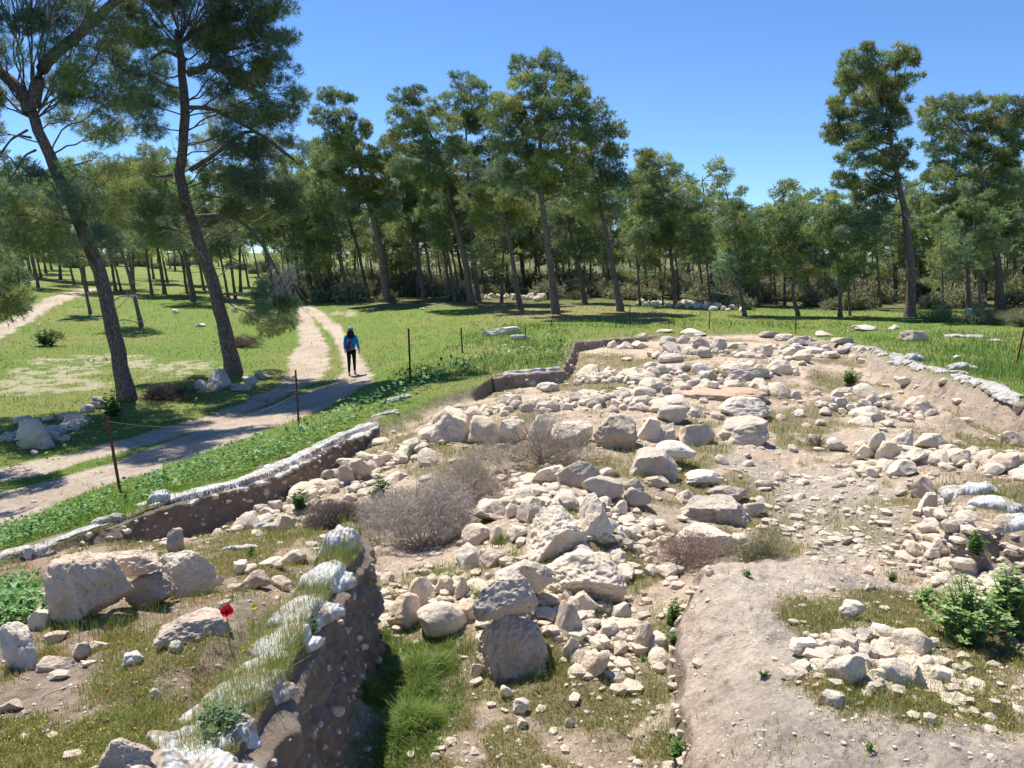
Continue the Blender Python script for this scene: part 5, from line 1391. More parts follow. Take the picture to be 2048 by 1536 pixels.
rosette(1850, 1215, 60, 55, "small thistle tuft left of the tall bushy thistle", 73, TH, 0.35, "thistle", 10)
rosette(440, 1470, 150, 75, "grey green mallow clump growing over the near sandbags", 74, ((0.13, 0.24, 0.11), (0.20, 0.31, 0.17)), 0.34, "weed_plant", 34)
rosette(625, 1265, 60, 40, "dark green weed hanging on the sandbag edge above the near earth wall", 75, ((0.07, 0.18, 0.07), (0.12, 0.24, 0.10)), 0.35, "weed_plant", 14)
for i, (a, b, c_, d_, lab) in enumerate([
 (1347,1255,34,62,"leafy upright weed on the left edge of the plaster floor"),(1345,1292,36,34,"broad leaved weed just below the upright one on the plaster edge"),(1525,1353,34,22,"small rosette weed in the middle of the grey plaster floor"),
 (1495,1155,34,24,"green weed at the top of the plaster floor"),(1740,1320+30,40,20,"low weed between the grass and the lower right heap"),(1355,1520,46,60,"leafy weed at the lower edge beside the plaster step"),
 (1740,1445+60,46,26,"dark spreading rosette at the lower edge of the plaster floor"),(1890,895,28,18,"round grey green weed on top of the right rubble wall"),(1785,1165,36,30,"green weed behind the lower right grass patch"),
 (1950,1110,44,60,"leafy weed climbing the near right bank"),(500,1115,44,28,"pale green weed behind the cobble group"),(1205,812,22,20,"dark green weed left of the orange mound"),(1655,712,26,14,"green weed beside the bright flat slab"),
 (1715,725,12,18,"green weed at the top of the right bank"),(1700,772,50,40,"green weed in the dip under the right bank"),(825,915,30,26,"green weed on the low wall left of the boulder row"),(760,1010,40,70,"grey green weed at the left of the dry bush"),
 (1135,1178,44,22,"green weed in the gap right of the stack"),(1285,1310+10,26,16,"tiny weed at the foot of the tall cream stone"),(885,1152,34,18,"green weed before the pale upright stone"),(1240,1160+10,20,20,"small weed right of the broad low boulder"),
 (600,1025,34,60,"upright weed among the low wall stones"),(90,692,60,36,"dark spreading shrub on the left lawn"),(230,838,60,60,"pale leggy weed behind the first fence post")]):
    rosette(a, b, c_, d_, lab, 80 + i, stems=10 if c_ < 50 else 18, lob=c_ > 30)

# ------------------------------------------------------------------ flowers
def flower(px, py, dpx, stem_px, label, colr, seed, name="poppy", foot=None):
    r = np.random.default_rng(seed); fx, fy = foot or (px, py + stem_px); h = hit(fx, fy); y = h.y; c = PY(px, py, y); m = mpp(y, py); R_ = dpx * m / 2
    root = empty(name, (h.x, h.y, h.z)); tag(root, label, "flower"); o = np.array(c) - np.array(h)
    sp = curve_pts((0, 0, 0), o, 0.03, 8, r, 0.05); v, f = tube_np(sp, np.full(8, R_ * 0.06 + 0.0006), 5)
    A = Acc(); A.add(v, f, (0.16, 0.22, 0.07)); A.build("stem", M['twig'], root, col=True)
    nrm = unit(np.array([0.25, -0.75, 0.6])); s = unit(np.cross(nrm, [0, 0, 1.0])); t = np.cross(s, nrm); P_ = Acc()
    for k in range(4):
        a0 = k * pi / 2 + 0.3; g = []
        for i in range(6):
            for j in range(7):
                a = a0 + (j - 3) / 3 * 0.95; q = i / 5; rr2 = R_ * q * (1 - 0.06 * abs(j - 3)) * (1 + 0.05 * r.normal())
                g.append(o + (cos(a) * s + sin(a) * t) * rr2 + nrm * (R_ * 0.5 * q ** 2 * (1 + 0.25 * sin(j * 2.2)) + k % 2 * 0.001))
        idx_ = np.arange(42).reshape(6, 7); P_.add(np.array(g), np.stack([idx_[:-1, :-1], idx_[:-1, 1:], idx_[1:, 1:], idx_[1:, :-1]], -1).reshape(-1, 4), colr)
    P_.build("petals", M['leaf'], root, col=True)
    v, f = ico(2); D_ = Acc(); D_.add(v * R_ * 0.2 + o + nrm * R_ * 0.18, f, (0.012, 0.010, 0.014) if colr[1] < 0.2 else (0.5, 0.4, 0.05)); D_.build("flower_centre", M['twig'], root, col=True)
flower(454, 1224, 27, 60, "single red poppy in front of the cracked flat stone", (0.72, 0.012, 0.02), 1, "poppy", (462, 1300))
flower(508, 1213, 13, 60, "pale yellow flower right of the red poppy", (0.75, 0.68, 0.10), 2, "yellow_flower", (508, 1270))
for i, (a, b) in enumerate([(590,1240),(538,1270),(502,1288),(486,1299),(662,1173)]):
    flower(a, b, 7, 30, "small %s yellow flower among the sandbag grasses" % ["highest", "second highest", "third highest", "lowest", "lone upper"][i], (0.85, 0.60, 0.02), 10 + i, "yellow_flower")
sy = hitpoly([(0,1470),(170,1470),(170,1600),(-40,1600)]); r = np.random.default_rng(91)
A = Acc()
for pl, n in [(sy, 60), (hitpoly([(180,1370),(350,1340),(380,1450),(200,1430)]), 26), (hitpoly([(240,1255),(330,1240),(320,1290),(240,1290)]), 24), (hitpoly([(1720,1200),(1900,1220),(2040,1400),(1850,1440),(1700,1240)]), 60)]:
    for i in range(n):
        x = r.uniform(pl[:, 0].min(), pl[:, 0].max()); y = r.uniform(pl[:, 1].min(), pl[:, 1].max()); v, f = ico(1)
        A.add(v * np.array([0.005, 0.005, 0.002]) + np.array([x, y, float(ground(x, y)) + r.uniform(0.03, 0.07)]), f, (0.8, 0.6, 0.03))
tag(A.build("tiny_yellow_blooms", M['leaf'], col=True), kind="stuff")

# ------------------------------------------------------------------ woven plastic sandbags
def bag(x, y, L, Wd, T, rz, label, group=None, mat='bag', seed=0, name="sandbag", dz=0.0, frill=0.22):
    r = np.random.default_rng(seed + 7000); nu_, nv_ = 44, 30
    a, b = np.meshgrid(np.linspace(-1, 1, nu_), np.linspace(-1, 1, nv_))
    ph = r.uniform(0, 20)
    edge_ = 1 + frill * fbm2(a * 2.5 + ph, b * 2.5, 3, seed)
    # square to superellipse
    k = 1 / (np.abs(a) ** 8 + np.abs(b) ** 8 + 1e-9) ** 0.125 * np.maximum(np.abs(a), np.abs(b)); k = np.where(np.maximum(abs(a), abs(b)) < 1e-6, 1, k)
    la = a * k * L / 2 * edge_; lb = b * k * Wd / 2 * edge_
    prof = ((1 - np.abs(a) ** 4) * (1 - np.abs(b) ** 3)) ** 0.5
    wr = fbm2(a * 1.6 + ph, b * 2 + ph, 3, seed + 1) * 0.35 + np.abs(fbm2(a * 5 + ph, b * 2.5, 3, seed + 2)) * -0.22
    wx = x + la * cos(rz) - lb * sin(rz); wy = y + la * sin(rz) + lb * cos(rz); wy = np.maximum(wy, 1.8)
    gz = ground(wx, wy); base = np.maximum(gz, ground(x, y) - 0.06) 
    zt = base + 0.012 + T * (prof * (1 + wr * 0.8)) + 0.25 * T * wr + dz; zb = base - 0.02 + dz
    Vt = np.stack([wx, wy, zt], -1).reshape(-1, 3); Vb = np.stack([wx, wy, zb], -1).reshape(-1, 3)
    id_ = np.arange(nu_ * nv_).reshape(nv_, nu_); q = np.stack([id_[:-1, :-1], id_[:-1, 1:], id_[1:, 1:], id_[1:, :-1]], -1).reshape(-1, 4)
    ring = np.concatenate([id_[0, :], id_[1:, -1], id_[-1, -2::-1], id_[-2:0:-1, 0]]); n_ = nu_ * nv_; rn = np.roll(ring, -1)
    side = np.stack([ring, ring + n_, rn + n_, rn], 1)
    V = np.concatenate([Vt, Vb]); c0 = np.array([x, y, float(ground(x, y))]); 
    o = npmesh(name, V - c0, [q, q[:, ::-1] + n_, side], M[mat], smooth=True); o.location = c0
    return tag(o, label, "sandbag", group)

def bag_row(pts, n, L, Wd, T, lab0, group, mat, seed, inset, var=0.25, frill=0.35, jit=0.03):
    i0 = lambda i: (n - 1 - i if pts[0][1] > pts[-1][1] else i)
    P_ = np.array(pts); seg = np.hypot(*np.diff(P_, axis=0).T); cum = np.concatenate([[0], np.cumsum(seg)]); r = np.random.default_rng(seed)
    for i in range(n):
        t = (i + 0.5) / n * cum[-1]; x = np.interp(t, cum, P_[:, 0]); y = np.interp(t, cum, P_[:, 1]); k = min(np.searchsorted(cum, t), len(P_) - 1)
        d = P_[k] - P_[k - 1]; d = d / np.linalg.norm(d); nx, ny = d[1], -d[0]
        jj = r.normal() * jit; x -= nx * (inset + jj); y -= ny * (inset + jj)
        ORD = 'nearest second third fourth fifth sixth seventh eighth ninth tenth eleventh twelfth thirteenth fourteenth fifteenth sixteenth seventeenth eighteenth nineteenth twentieth twenty-first twenty-second twenty-third farthest'.split()
        label = lab0 + (', the nearest one' if i0(i) == 0 else ', ' + ORD[i0(i)] + ' from its near end')
        bag(x, y, L * r.uniform(1 - var, 1 + var), Wd * r.uniform(0.8, 1.2), T * r.uniform(0.7, 1.4), math.atan2(d[1], d[0]) + r.normal() * 0.12, label, group, mat, seed * 50 + i, frill=frill)
bag_row(E_[4:10], 15, 0.85, 0.40, 0.022, "flattened white bag capping the long cut wall", "white bags along the long cut wall", 'bag', 3, 0.17, 0.35, 0.4, 0.05)
bag_row(E_[1:4], 2, 0.6, 0.26, 0.02, "torn greyish bag before the long cut wall", "torn bags at the near end of the long wall", 'oldbag', 4, 0.16)
h = hit(318, 1003); bag(h.x, h.y, 0.30, 0.24, 0.14, 0.3, "crumpled upright white bag end at the start of the white strip", None, 'bag', 5)
h = hit(32, 1108); bag(h.x, h.y, 0.36, 0.24, 0.06, 0.5, "small white bag among the weeds at the left edge", None, 'bag', 6)
h = hit(215, 1045); bag(h.x, h.y, 0.40, 0.18, 0.08, 0.4, "pointed scrap of grey sacking on the wall edge near the weeds", None, 'oldbag', 7)
# near ridge
for i, (px, py, L, Wd, T, rz, lab) in enumerate([
 (700,1100,0.34,0.26,0.15,1.2,"plump white sandbag standing highest at the far end of the near ridge"),
 (672,1158,0.42,0.28,0.07,1.1,"white sandbag second from the far end of the near ridge, veiled by grass"),
 (632,1222,0.46,0.30,0.06,1.1,"broad bright sandbag above the pale yellow flower on the near ridge"),
 (585,1285,0.42,0.24,0.03,1.0,"mostly buried sandbag with small yellow flowers on the near ridge"),
 (500,1390,0.50,0.28,0.05,0.95,"long white sandbag left of the mallow clump on the near ridge"),
 (540,1335,0.30,0.16,0.03,1.0,"torn half buried sandbag in the middle of the near ridge"),
 (455,1410,0.36,0.18,0.04,0.95,"narrow pointed sandbag flap behind the mallow clump"),
 (430,1490,0.46,0.30,0.06,0.95,"wrinkled white sandbag below the mallow clump"),
 (385,1560,0.50,0.32,0.07,0.95,"lowest white sandbag of the near ridge cut by the lower edge")]):
    h = hit(px - 20, py); bag(h.x, h.y, L, Wd, T, rz, lab, None, 'bag', 20 + i)
# right bank
RB = np.array([P(*p)[:2] for p in EDGE[23:30]])
bag_row(RB[0:5], 24, 0.62, 0.34, 0.06, "weathered sack capping the right bank rim", "weathered sacks on the right bank rim", 'oldbag', 8, 0.02, 0.5, 0.6, 0.12)
for i, (px, py, L, Wd, T, rz, lab) in enumerate([(1828,722,0.6,0.4,0.20,0.2,"pale bulging sack standing proud on the right bank rim, left one"),(1925,738,0.7,0.42,0.16,-0.3,"pale bulging sack standing proud on the right bank rim, right one"),
  (1930,675,1.3,0.5,0.10,-0.4,"spread white sack in the long grass behind the right bank"),(1990,682,0.5,0.3,0.06,0,"small white sack scrap in the long grass behind the right bank")]):
    h = hit(px, py); bag(h.x, h.y, L, Wd, T, rz, lab, None, 'oldbag' if i < 2 else 'bag', 40 + i)
for i, (px, py, L, Wd, T, rz, lab) in enumerate([(1940,985,0.56,0.40,0.11,-0.2,"bulging white sandbag with frayed fringe above the near right bank"),(1990,1012,0.50,0.30,0.08,-0.5,"second white sandbag slumping right of the frayed one"),
  (2035,1048,0.42,0.26,0.08,-0.3,"white sack lip hanging over the hollow at the right edge"),(1895,1002,0.28,0.14,0.05,0.3,"torn grey strip at the left end of the frayed sandbag"),
  (478,1098,0.36,0.20,0.03,0.5,"flat white scrap on the slope behind the large left stones"),(530,1050,0.36,0.28,0.10,0.6,"torn white sack wrapped round a stone beside the long trench"),(600,1045,0.30,0.12,0.06,-0.1,"white sack edge trailing over the wrapped stone"),
  (1685,805,0.5,0.16,0.06,-0.8,"dirty white strip curling on the left end of the right earth ridge"),(795,800,0.7,0.3,0.08,0.6,"crumpled grey plastic in the shade left of the boulder row"),(770,830,0.6,0.22,0.06,0.4,"shaded grey plastic at the far end of the long cut wall"),
  (1470,735,0.1,0.1,0.02,0,"")]):
    if lab: h = hit(px, py); bag(h.x, h.y, L, Wd, T, rz, lab, None, 'bag' if i in (0,1,2,4,5,6,7) else 'oldbag', 60 + i)
bag_row(E_[15:17], 4, 0.5, 0.25, 0.05, "pale sack capping the stepped far corner", "capping sacks on the stepped corner", 'bag', 9, 0.12)
# bleached bone like scrap on the bare earth
h = hit(112, 1388); r = np.random.default_rng(3); v, f = tube_np(curve_pts((-0.05, -0.05, 0.008), (0.05, 0.06, 0.012), 0.1, 10, r, 0.1), np.array([4, 6, 4, 3.5, 4, 5, 6, 8, 9, 3]) / 1000, 8)
o = npmesh("bleached_scrap", v, f, M['bag'], smooth=True); o.location = h; tag(o, "thin curved bleached scrap lying on the bare brown earth", "scrap")

# ------------------------------------------------------------------ fence posts and wire
def post(px0, py0, px1, py1, label, w=0.035, mat='rust', tipc=None, y=None):
    h = hit(px0, py0); yy = y or h.y; b = PY(px0, py0, yy) if y else h; t = PY(px1, py1, yy); o = np.array(b); d = np.array(t) - o
    root = empty("fence_post", b); tag(root, label, "fence post")
    # angle iron profile
    L_ = np.linalg.norm(d); u = d / L_; s = unit(np.cross(u, [0, 1.0, 0])); q = np.cross(s, u); th = 0.005
    prof = [(-w/2, -w/2), (w/2, -w/2), (w/2, -w/2 + th), (-w/2 + th, -w/2 + th), (-w/2 + th, w/2), (-w/2, w/2)]
    V = []; rows = 14; r = np.random.default_rng(int(px0))
    for i in range(rows + 1):
        c = u * (L_ + 0.3) * i / rows - u * 0.3 + r.normal(size=3) * 0.0015
        for a, bb in prof: V.append(c + s * a + q * bb)
    F_ = [[i * 6 + j, i * 6 + (j + 1) % 6, (i + 1) * 6 + (j + 1) % 6, (i + 1) * 6 + j] for i in range(rows) for j in range(6)]
    npmesh("post_bar", np.array(V), [np.array(F_), np.array([[0, 1, 2, 3, 4, 5][::-1], [rows * 6 + j for j in range(6)]])], M[mat], root)
    for k, tt in enumerate((0.22, 0.62, 0.93)):   # wire ties
        a = np.linspace(0, 2 * pi, 13); c = u * L_ * tt
        ring = np.array([c + s * cos(x) * w * 0.75 + q * sin(x) * w * 0.75 for x in a]); v, f = tube_np(ring, np.full(13, 0.0022), 4); npmesh("wire_tie", v, f, M['wire'], root)
    if tipc:
        v, f = tube_np(np.array([u * 0.02, u * 0.05, u * 0.12, u * 0.14]), np.array([0.02, 0.03, 0.03, 0.02]), 8); npmesh("orange_cap", v, f, tipc, root)
    return t, b
M['orange'] = plain("orange_paint", (0.75, 0.16, 0.03), 0.6)
t1, b1 = post(240, 982, 214, 832, "rusty angle iron post nearest the camera on the left, leaning left")
t2, b2 = post(598, 857, 591, 740, "rusty post beside the white stone at the track edge")
t3, b3 = post(821, 766, 817, 657, "dark upright post on the grassy shoulder right of the walking person", mat='blackpost', w=0.045)
t4, b4 = post(925, 706, 922, 655, "short dark post in the tall weeds right of the dark upright post", mat='blackpost', w=0.045)
t5, b5 = post(1051, 680, 1051, 655, "half hidden thin post beside the two flat stones", mat='blackpost')
t6, b6 = post(1101, 655, 1109, 614, "thin slanting post in front of the tallest middle pine", mat='blackpost', w=0.03)
t7, b7 = post(1260, 652, 1260, 611, "thin post below the right end pine of the middle group", mat='blackpost', w=0.04)
t8, b8 = post(1418, 658, 1420, 620, "thin post standing before the gap in the trees", mat='blackpost', w=0.04)
t9, b9 = post(1591, 668, 1592, 630, "thin post behind the far wall line on the right", mat='blackpost', w=0.04)
t0, b0 = post(2032, 728, 2052, 640, "slanting rusty post with an orange foot at the right edge", w=0.05, tipc=M['orange'])
def wire(a, b, sag, label):
    a = np.array(a); b = np.array(b); t = np.linspace(0, 1, 30)[:, None]; p = a + (b - a) * t - np.array([0, 0, sag]) * 4 * t * (1 - t)
    o0 = p[0].copy(); v, f = tube_np(p - o0, np.full(30, 0.0022), 4); o = npmesh("fence_wire", v, f, M['wire']); o.location = o0; tag(o, label, "fence wire")
lerp = lambda a, b, k: np.array(a) * (1 - k) + np.array(b) * k
wire(lerp(b1, t1, 0.93), lerp(b2, t2, 0.6), 0.35, "thin slack wire from the nearest rusty post to the post beside the white stone")
wire(lerp(b1, t1, 0.22), lerp(b2, t2, 0.22), 0.12, "low wire near the ground between the first two rusty posts")
wire(lerp(b2, t2, 0.62), lerp(b3, t3, 0.62), 0.15, "thin wire between the track edge post and the dark upright post")
wire(lerp(b3, t3, 0.7), lerp(b4, t4, 0.7), 0.1, "thin wire between the dark upright post and the short dark one")

# white board on a stake at the wood edge
h = hit(1936, 648); root = empty("marker_board", h); tag(root, "small white board on a stake before the right hand wood", "marker board"); m = mpp(h.y)
v, f = tube_np(np.array([[0, 0.03, -0.1], [0, 0.03, 0.3], [0, 0.03, 0.75]]), np.full(3, 0.02), 6); npmesh("stake", v, f, M['rust'], root)
bm = bmesh.new(); bmesh.ops.create_cube(bm, size=1.0); bmesh.ops.scale(bm, vec=(8.5 * m, 0.02, 17 * m), verts=bm.verts); bmesh.ops.bevel(bm, geom=bm.edges[:], offset=0.004, segments=1, affect='EDGES')
me = bpy.data.meshes.new("board"); bm.to_mesh(me); bm.free(); M['wht'] = plain("white_board", (0.8, 0.8, 0.8), 0.5); me.materials.append(M['wht']); o = link(bpy.data.objects.new("board", me), root); o.location = (0, 0, 23 * m); o.rotation_euler = (0, 0.12, 0)

# ------------------------------------------------------------------ dry thorn bushes
def thorn(px, py, wpx, hpx, n, label, seed, colr, name="dry_bush", y=None, dome=True, th=1.0):
    r = np.random.default_rng(seed); h = hit(px, py); m = mpp(h.y); R_ = wpx * m / 2; Ht = hpx * m
    root = empty(name, (h.x, h.y + R_ * 0.5, float(ground(h.x, h.y + R_ * 0.5)))); tag(root, label, "bush")
    # main stems, then many zigzag side twigs as slim three sided ribs
    st = Acc(); ends = []
    for i in range(28):
        d = unit(np.array([r.normal(), r.normal() * 0.8, abs(r.normal()) * 0.7 + 0.25])); e = d * np.array([R_, R_ * 0.75, Ht]) * r.uniform(0.6, 1.0)
        sp = curve_pts((r.normal() * 0.03, r.normal() * 0.03, -0.02), e, 0.06, 9, r, 0.15); v, f = tube_np(sp, np.linspace(0.006, 0.002, 9) * th, 4); st.add(v, f, np.array(colr) * 0.8); ends.append(sp)
    st.build("stems", M['twig'], root, col=True)
    # twigs fill a few overlapping clumps, so the outline stays uneven
    nb = 9; bc = unit(r.normal(size=(nb, 3))) * r.uniform(0.15, 0.75, (nb, 1)); bc[:, 2] = np.abs(bc[:, 2]) * 0.8; br = r.uniform(0.28, 0.55, nb); wh = r.choice(nb, n, p=br ** 2 / (br ** 2).sum())
    d = unit(r.normal(size=(n, 3))); d[:, 2] = np.abs(d[:, 2]) if dome else d[:, 2]; q = r.uniform(0.2, 1.0, (n, 1)) ** 0.45
    nz_ = 1 + 0.6 * fbm3(d, 2.0, 3, seed)[:, None]
    c = d * q * nz_; c = bc[wh] + c * br[wh][:, None]; c[:, 2] = np.abs(c[:, 2]); c = c * np.array([R_, R_ * 0.75, Ht]); Vs, Fs, Cs = [], [], []
    ln = r.uniform(0.04, 0.11, n) * (0.6 + R_ * 0.8); dirs = unit(d * 0.8 + r.normal(size=(n, 3)) * 0.75 + np.array([0, 0, 0.25]))
    p0 = c; off = 0
    for sgm in range(3):
        p1 = p0 + dirs * ln[:, None] * 0.45; s = unit(np.cross(dirs, r.normal(size=(n, 3)))); wv = 0.0016 * th * (1 - sgm * 0.25)
        t = unit(np.cross(dirs, s)); tri = [s, -0.5 * s + 0.87 * t, -0.5 * s - 0.87 * t]
        V = np.stack([p0 + k * wv for k in tri] + [p1 + k * wv * 0.8 for k in tri], 1).reshape(-1, 3); o = np.arange(n)[:, None] * 6 + off
        for a, b in ((0, 1), (1, 2), (2, 0)): Fs.append(np.concatenate([o + a, o + b, o + b + 3, o + a + 3], 1))
        Vs.append(V); off += n * 6; Cs.append(np.repeat(np.array(colr) * r.uniform(0.65, 1.4, (n, 1)), 6, 0))
        p0 = p1; dirs = unit(dirs + r.normal(size=(n, 3)) * 0.6)
    npmesh("twigs", np.concatenate(Vs), np.concatenate(Fs), M['twig'], root, False, np.concatenate(Cs))["kind"] = "stuff"
    return root
PUR = (0.43, 0.375, 0.33); STR = (0.40, 0.33, 0.24)
thorn(835, 1108, 280, 165, 9000, "dense purplish grey dry bush left of the central heap", 201, PUR, th=1.25)
thorn(950, 1010, 230, 130, 6000, "thinner straw coloured dry bush right behind the dense one", 202, (0.42, 0.36, 0.29), th=1.0)
thorn(1085, 940, 260, 130, 5000, "sparse tall dry stems in front of the boulder row", 203, (0.36, 0.30, 0.24), th=1.2)
thorn(665, 1062, 160, 75, 6000, "low dark tangle of twigs under the low wall", 204, (0.26, 0.21, 0.18), th=1.2)
thorn(1385, 1150, 250, 100, 2600, "thorny reddish twigs sprawling over the pink boulder", 205, (0.34, 0.25, 0.20), th=0.9)
thorn(1525, 1120, 170, 100, 3000, "olive grey thorny twigs right of the pink boulder", 206, (0.28, 0.26, 0.15), th=0.9)
thorn(740, 1060, 120, 80, 2500, "loose twig tangle between the low dark tangle and the dense bush", 207, PUR)
thorn(1745, 1350, 26, 34, 160, "little bundle of dry twigs stuck in the lower right heap", 208, (0.30, 0.25, 0.22), th=0.9)
thorn(1640, 895, 60, 34, 500, "dark dry twigs in the hollow beside the triangular white stone", 209, (0.14, 0.11, 0.09))
thorn(480, 698, 100, 26, 2200, "brown brush pile on the lawn behind the track side pine", 210, (0.24, 0.17, 0.14), name="brush_pile", th=3)
thorn(310, 805, 130, 30, 2600, "dark brush pile at the foot of the nearest big pine", 211, (0.11, 0.085, 0.075), name="brush_pile", th=3)
thorn(92, 694, 60, 40, 900, "dark twiggy shrub on the left lawn", 212, (0.07, 0.09, 0.04), name="shrub", th=3)
for i, (px, py, w_, h_, c_) in enumerate([(1990, 650, 120, 34, (0.24, 0.25, 0.13)), (1880, 645, 100, 30, (0.20, 0.24, 0.10)), (2060, 655, 90, 40, (0.30, 0.29, 0.17)), (905, 596, 90, 34, (0.20, 0.23, 0.11)), (850, 592, 70, 24, (0.20, 0.23, 0.11)), (1150, 600, 60, 22, (0.25, 0.24, 0.14))]):
    thorn(px, py, w_, h_, 1800, ["tall grey green weeds right of the white board", "tall green weeds left of the white board", "pale tall weeds at the right edge behind the slanting post", "tall weeds around the feet of the twin trunks", "low weeds left of the twin trunks", "weeds right of the tallest middle pine"][i], 220 + i, c_, name="tall_weeds", th=5)
# ------------------------------------------------------------------ the walking person
def skin_mesh(name, nodes, edges, radii, mat, parent, sub=2, smooth=True):
    me = bpy.data.meshes.new(name); me.from_pydata([Vector(n) for n in nodes], edges, []); me.materials.append(mat)
    o = link(bpy.data.objects.new(name, me), parent)
    bm = bmesh.new(); bm.from_mesh(me); lay = bm.verts.layers.skin.verify(); bm.verts.ensure_lookup_table()
    for i, v in enumerate(bm.verts):
        rd = radii[i]; v[lay].radius = rd if isinstance(rd, tuple) else (rd, rd); v[lay].use_root = (i == 0)
    bm.to_mesh(me); bm.free()
    s = o.modifiers.new("skin", 'SKIN'); s.use_smooth_shade = True
    q = o.modifiers.new("sub", 'SUBSURF'); q.levels = sub; q.render_levels = sub
    return o
M['skin'] = plain("skin", (0.50, 0.30, 0.21), 0.6, 0.3)
M['hair'] = plain("dark_brown_hair", (0.035, 0.016, 0.011), 0.6, 0.3, 0, 60, 0.5)
M['jacket'] = plain("turquoise_blue_jacket", (0.010, 0.27, 0.50), 0.75, 0.2, 0, 14, 0.2)
M['trouser'] = plain("black_leggings", (0.008, 0.008, 0.010), 0.8, 0.2, 0, 14, 0.2)
M['shoe'] = plain("grey_pink_trainers", (0.30, 0.24, 0.33), 0.7)
M['cap'] = plain("grey_blue_cap", (0.25, 0.31, 0.42), 0.7)
h = hit(704, 751); hp = empty("person", h, radians(8)); tag(hp, "person in a blue jacket, black leggings and cap walking away along the cart track", "person")
# model axes: +Y is the walking direction (away from the camera); left is -X
nodes = [(0,0,0.92),(0,0.01,1.10),(0,0.0,1.30),(0,0.0,1.40),(0,0.015,1.47),(0,0.02,1.54),(0,0.025,1.61),
 (-0.16,0,1.355),(-0.20,-0.01,1.11),(-0.205,0.05,0.89),(-0.21,0.07,0.83),
 (0.16,0,1.355),(0.215,-0.02,1.11),(0.265,0.01,0.88),(0.285,0.02,0.82),
 (-0.085,0,0.86),(-0.085,0.05,0.48),(-0.09,-0.03,0.09),(-0.09,0.09,0.05),
 (0.085,0,0.86),(0.09,0.10,0.49),(0.09,0.16,0.10),(0.105,0.28,0.07)]
edges = [(0,1),(1,2),(2,3),(3,4),(4,5),(5,6),(2,7),(7,8),(8,9),(9,10),(2,11),(11,12),(12,13),(13,14),(0,15),(15,16),(16,17),(17,18),(0,19),(19,20),(20,21),(21,22)]
rad = [(0.13,0.09),(0.11,0.08),(0.13,0.085),(0.06,0.05),0.048,(0.07,0.085),(0.07,0.085),0.045,0.038,0.028,(0.035,0.018),0.045,0.038,0.028,(0.035,0.018),0.075,0.05,0.034,0.03,0.075,0.05,0.034,0.03]
# five fingers and a thumb side per hand, rooted in the palm
def hand_nodes(palm_i, sgn):
    px_, py_, pz_ = nodes[palm_i]
    for k in range(4):
        x = px_ + 0.0; y = py_ + (k - 1.5) * 0.019; l = [0.052, 0.06, 0.057, 0.045][k]; i = len(nodes)
        nodes.extend([(x, y, pz_ - 0.03), (x - sgn * 0.006, y, pz_ - 0.03 - l * 0.6), (x - sgn * 0.022, y, pz_ - 0.03 - l)])
        edges.extend([(palm_i, i), (i, i + 1), (i + 1, i + 2)]); rad.extend([0.009, 0.0085, 0.007])
    i = len(nodes); nodes.extend([(px_, py_ + 0.035, pz_ + 0.012), (px_ - sgn * 0.015, py_ + 0.052, pz_ - 0.02)]); edges.extend([(palm_i, i), (i, i + 1)]); rad.extend([0.011, 0.008])
hand_nodes(10, -1); hand_nodes(14, 1)
skin_mesh("body", nodes, edges, rad, M['skin'], hp)
jn = [(0,0.0,0.88),(0,0.01,1.10),(0,0.0,1.27),(0,0.0,1.37),(0,0.005,1.41),(-0.165,0,1.36),(-0.205,-0.01,1.11),(-0.205,0.05,0.90),(0.165,0,1.36),(0.22,-0.02,1.11),(0.265,0.01,0.90)]
skin_mesh("jacket", jn, [(0,1),(1,2),(2,3),(3,4),(2,5),(5,6),(6,7),(2,8),(8,9),(9,10)], [(0.185,0.125),(0.165,0.115),(0.165,0.115),(0.11,0.08),(0.06,0.06),(0.065,0.07),0.058,0.042,(0.065,0.07),0.058,0.042], M['jacket'], hp)
skin_mesh("leggings", [(0,0,0.90),(-0.085,0,0.83),(-0.085,0.05,0.48),(-0.09,-0.03,0.10),(0.085,0,0.83),(0.09,0.10,0.49),(0.09,0.16,0.12)], [(0,1),(1,2),(2,3),(0,4),(4,5),(5,6)], [(0.15,0.11),(0.088,0.095),0.062,0.042,(0.088,0.095),0.062,0.042], M['trouser'], hp)
for sgn, y0, z0 in ((-1, -0.03, 0.0), (1, 0.16, 0.02)):
    skin_mesh("shoe", [(sgn * 0.09, y0 - 0.03, z0 + 0.05), (sgn * 0.092, y0 + 0.06, z0 + 0.045), (sgn * 0.097, y0 + 0.16, z0 + 0.035)], [(0,1),(1,2)], [(0.045,0.05),(0.045,0.045),(0.04,0.032)], M['shoe'], hp)
skin_mesh("hair", [(0,-0.02,1.585),(0,-0.05,1.50),(0.01,-0.09,1.38),(0.0,-0.105,1.28)], [(0,1),(1,2),(2,3)], [(0.095,0.085),(0.13,0.075),(0.145,0.055),(0.10,0.035)], M['hair'], hp)
cv, cf = ico(4); cc_ = cv.copy(); cc_[:, 2] = np.maximum(cc_[:, 2], -0.12); cc_ = cc_ * np.array([0.094, 0.108, 0.105]) + np.array([0, 0.02, 1.60])
brim = cv * np.array([0.075, 0.06, 0.008]) + np.array([0, 0.145, 1.592])
npmesh("cap", np.concatenate([cc_, brim]), np.concatenate([cf, cf + len(cv)]), M['cap'], hp, True)
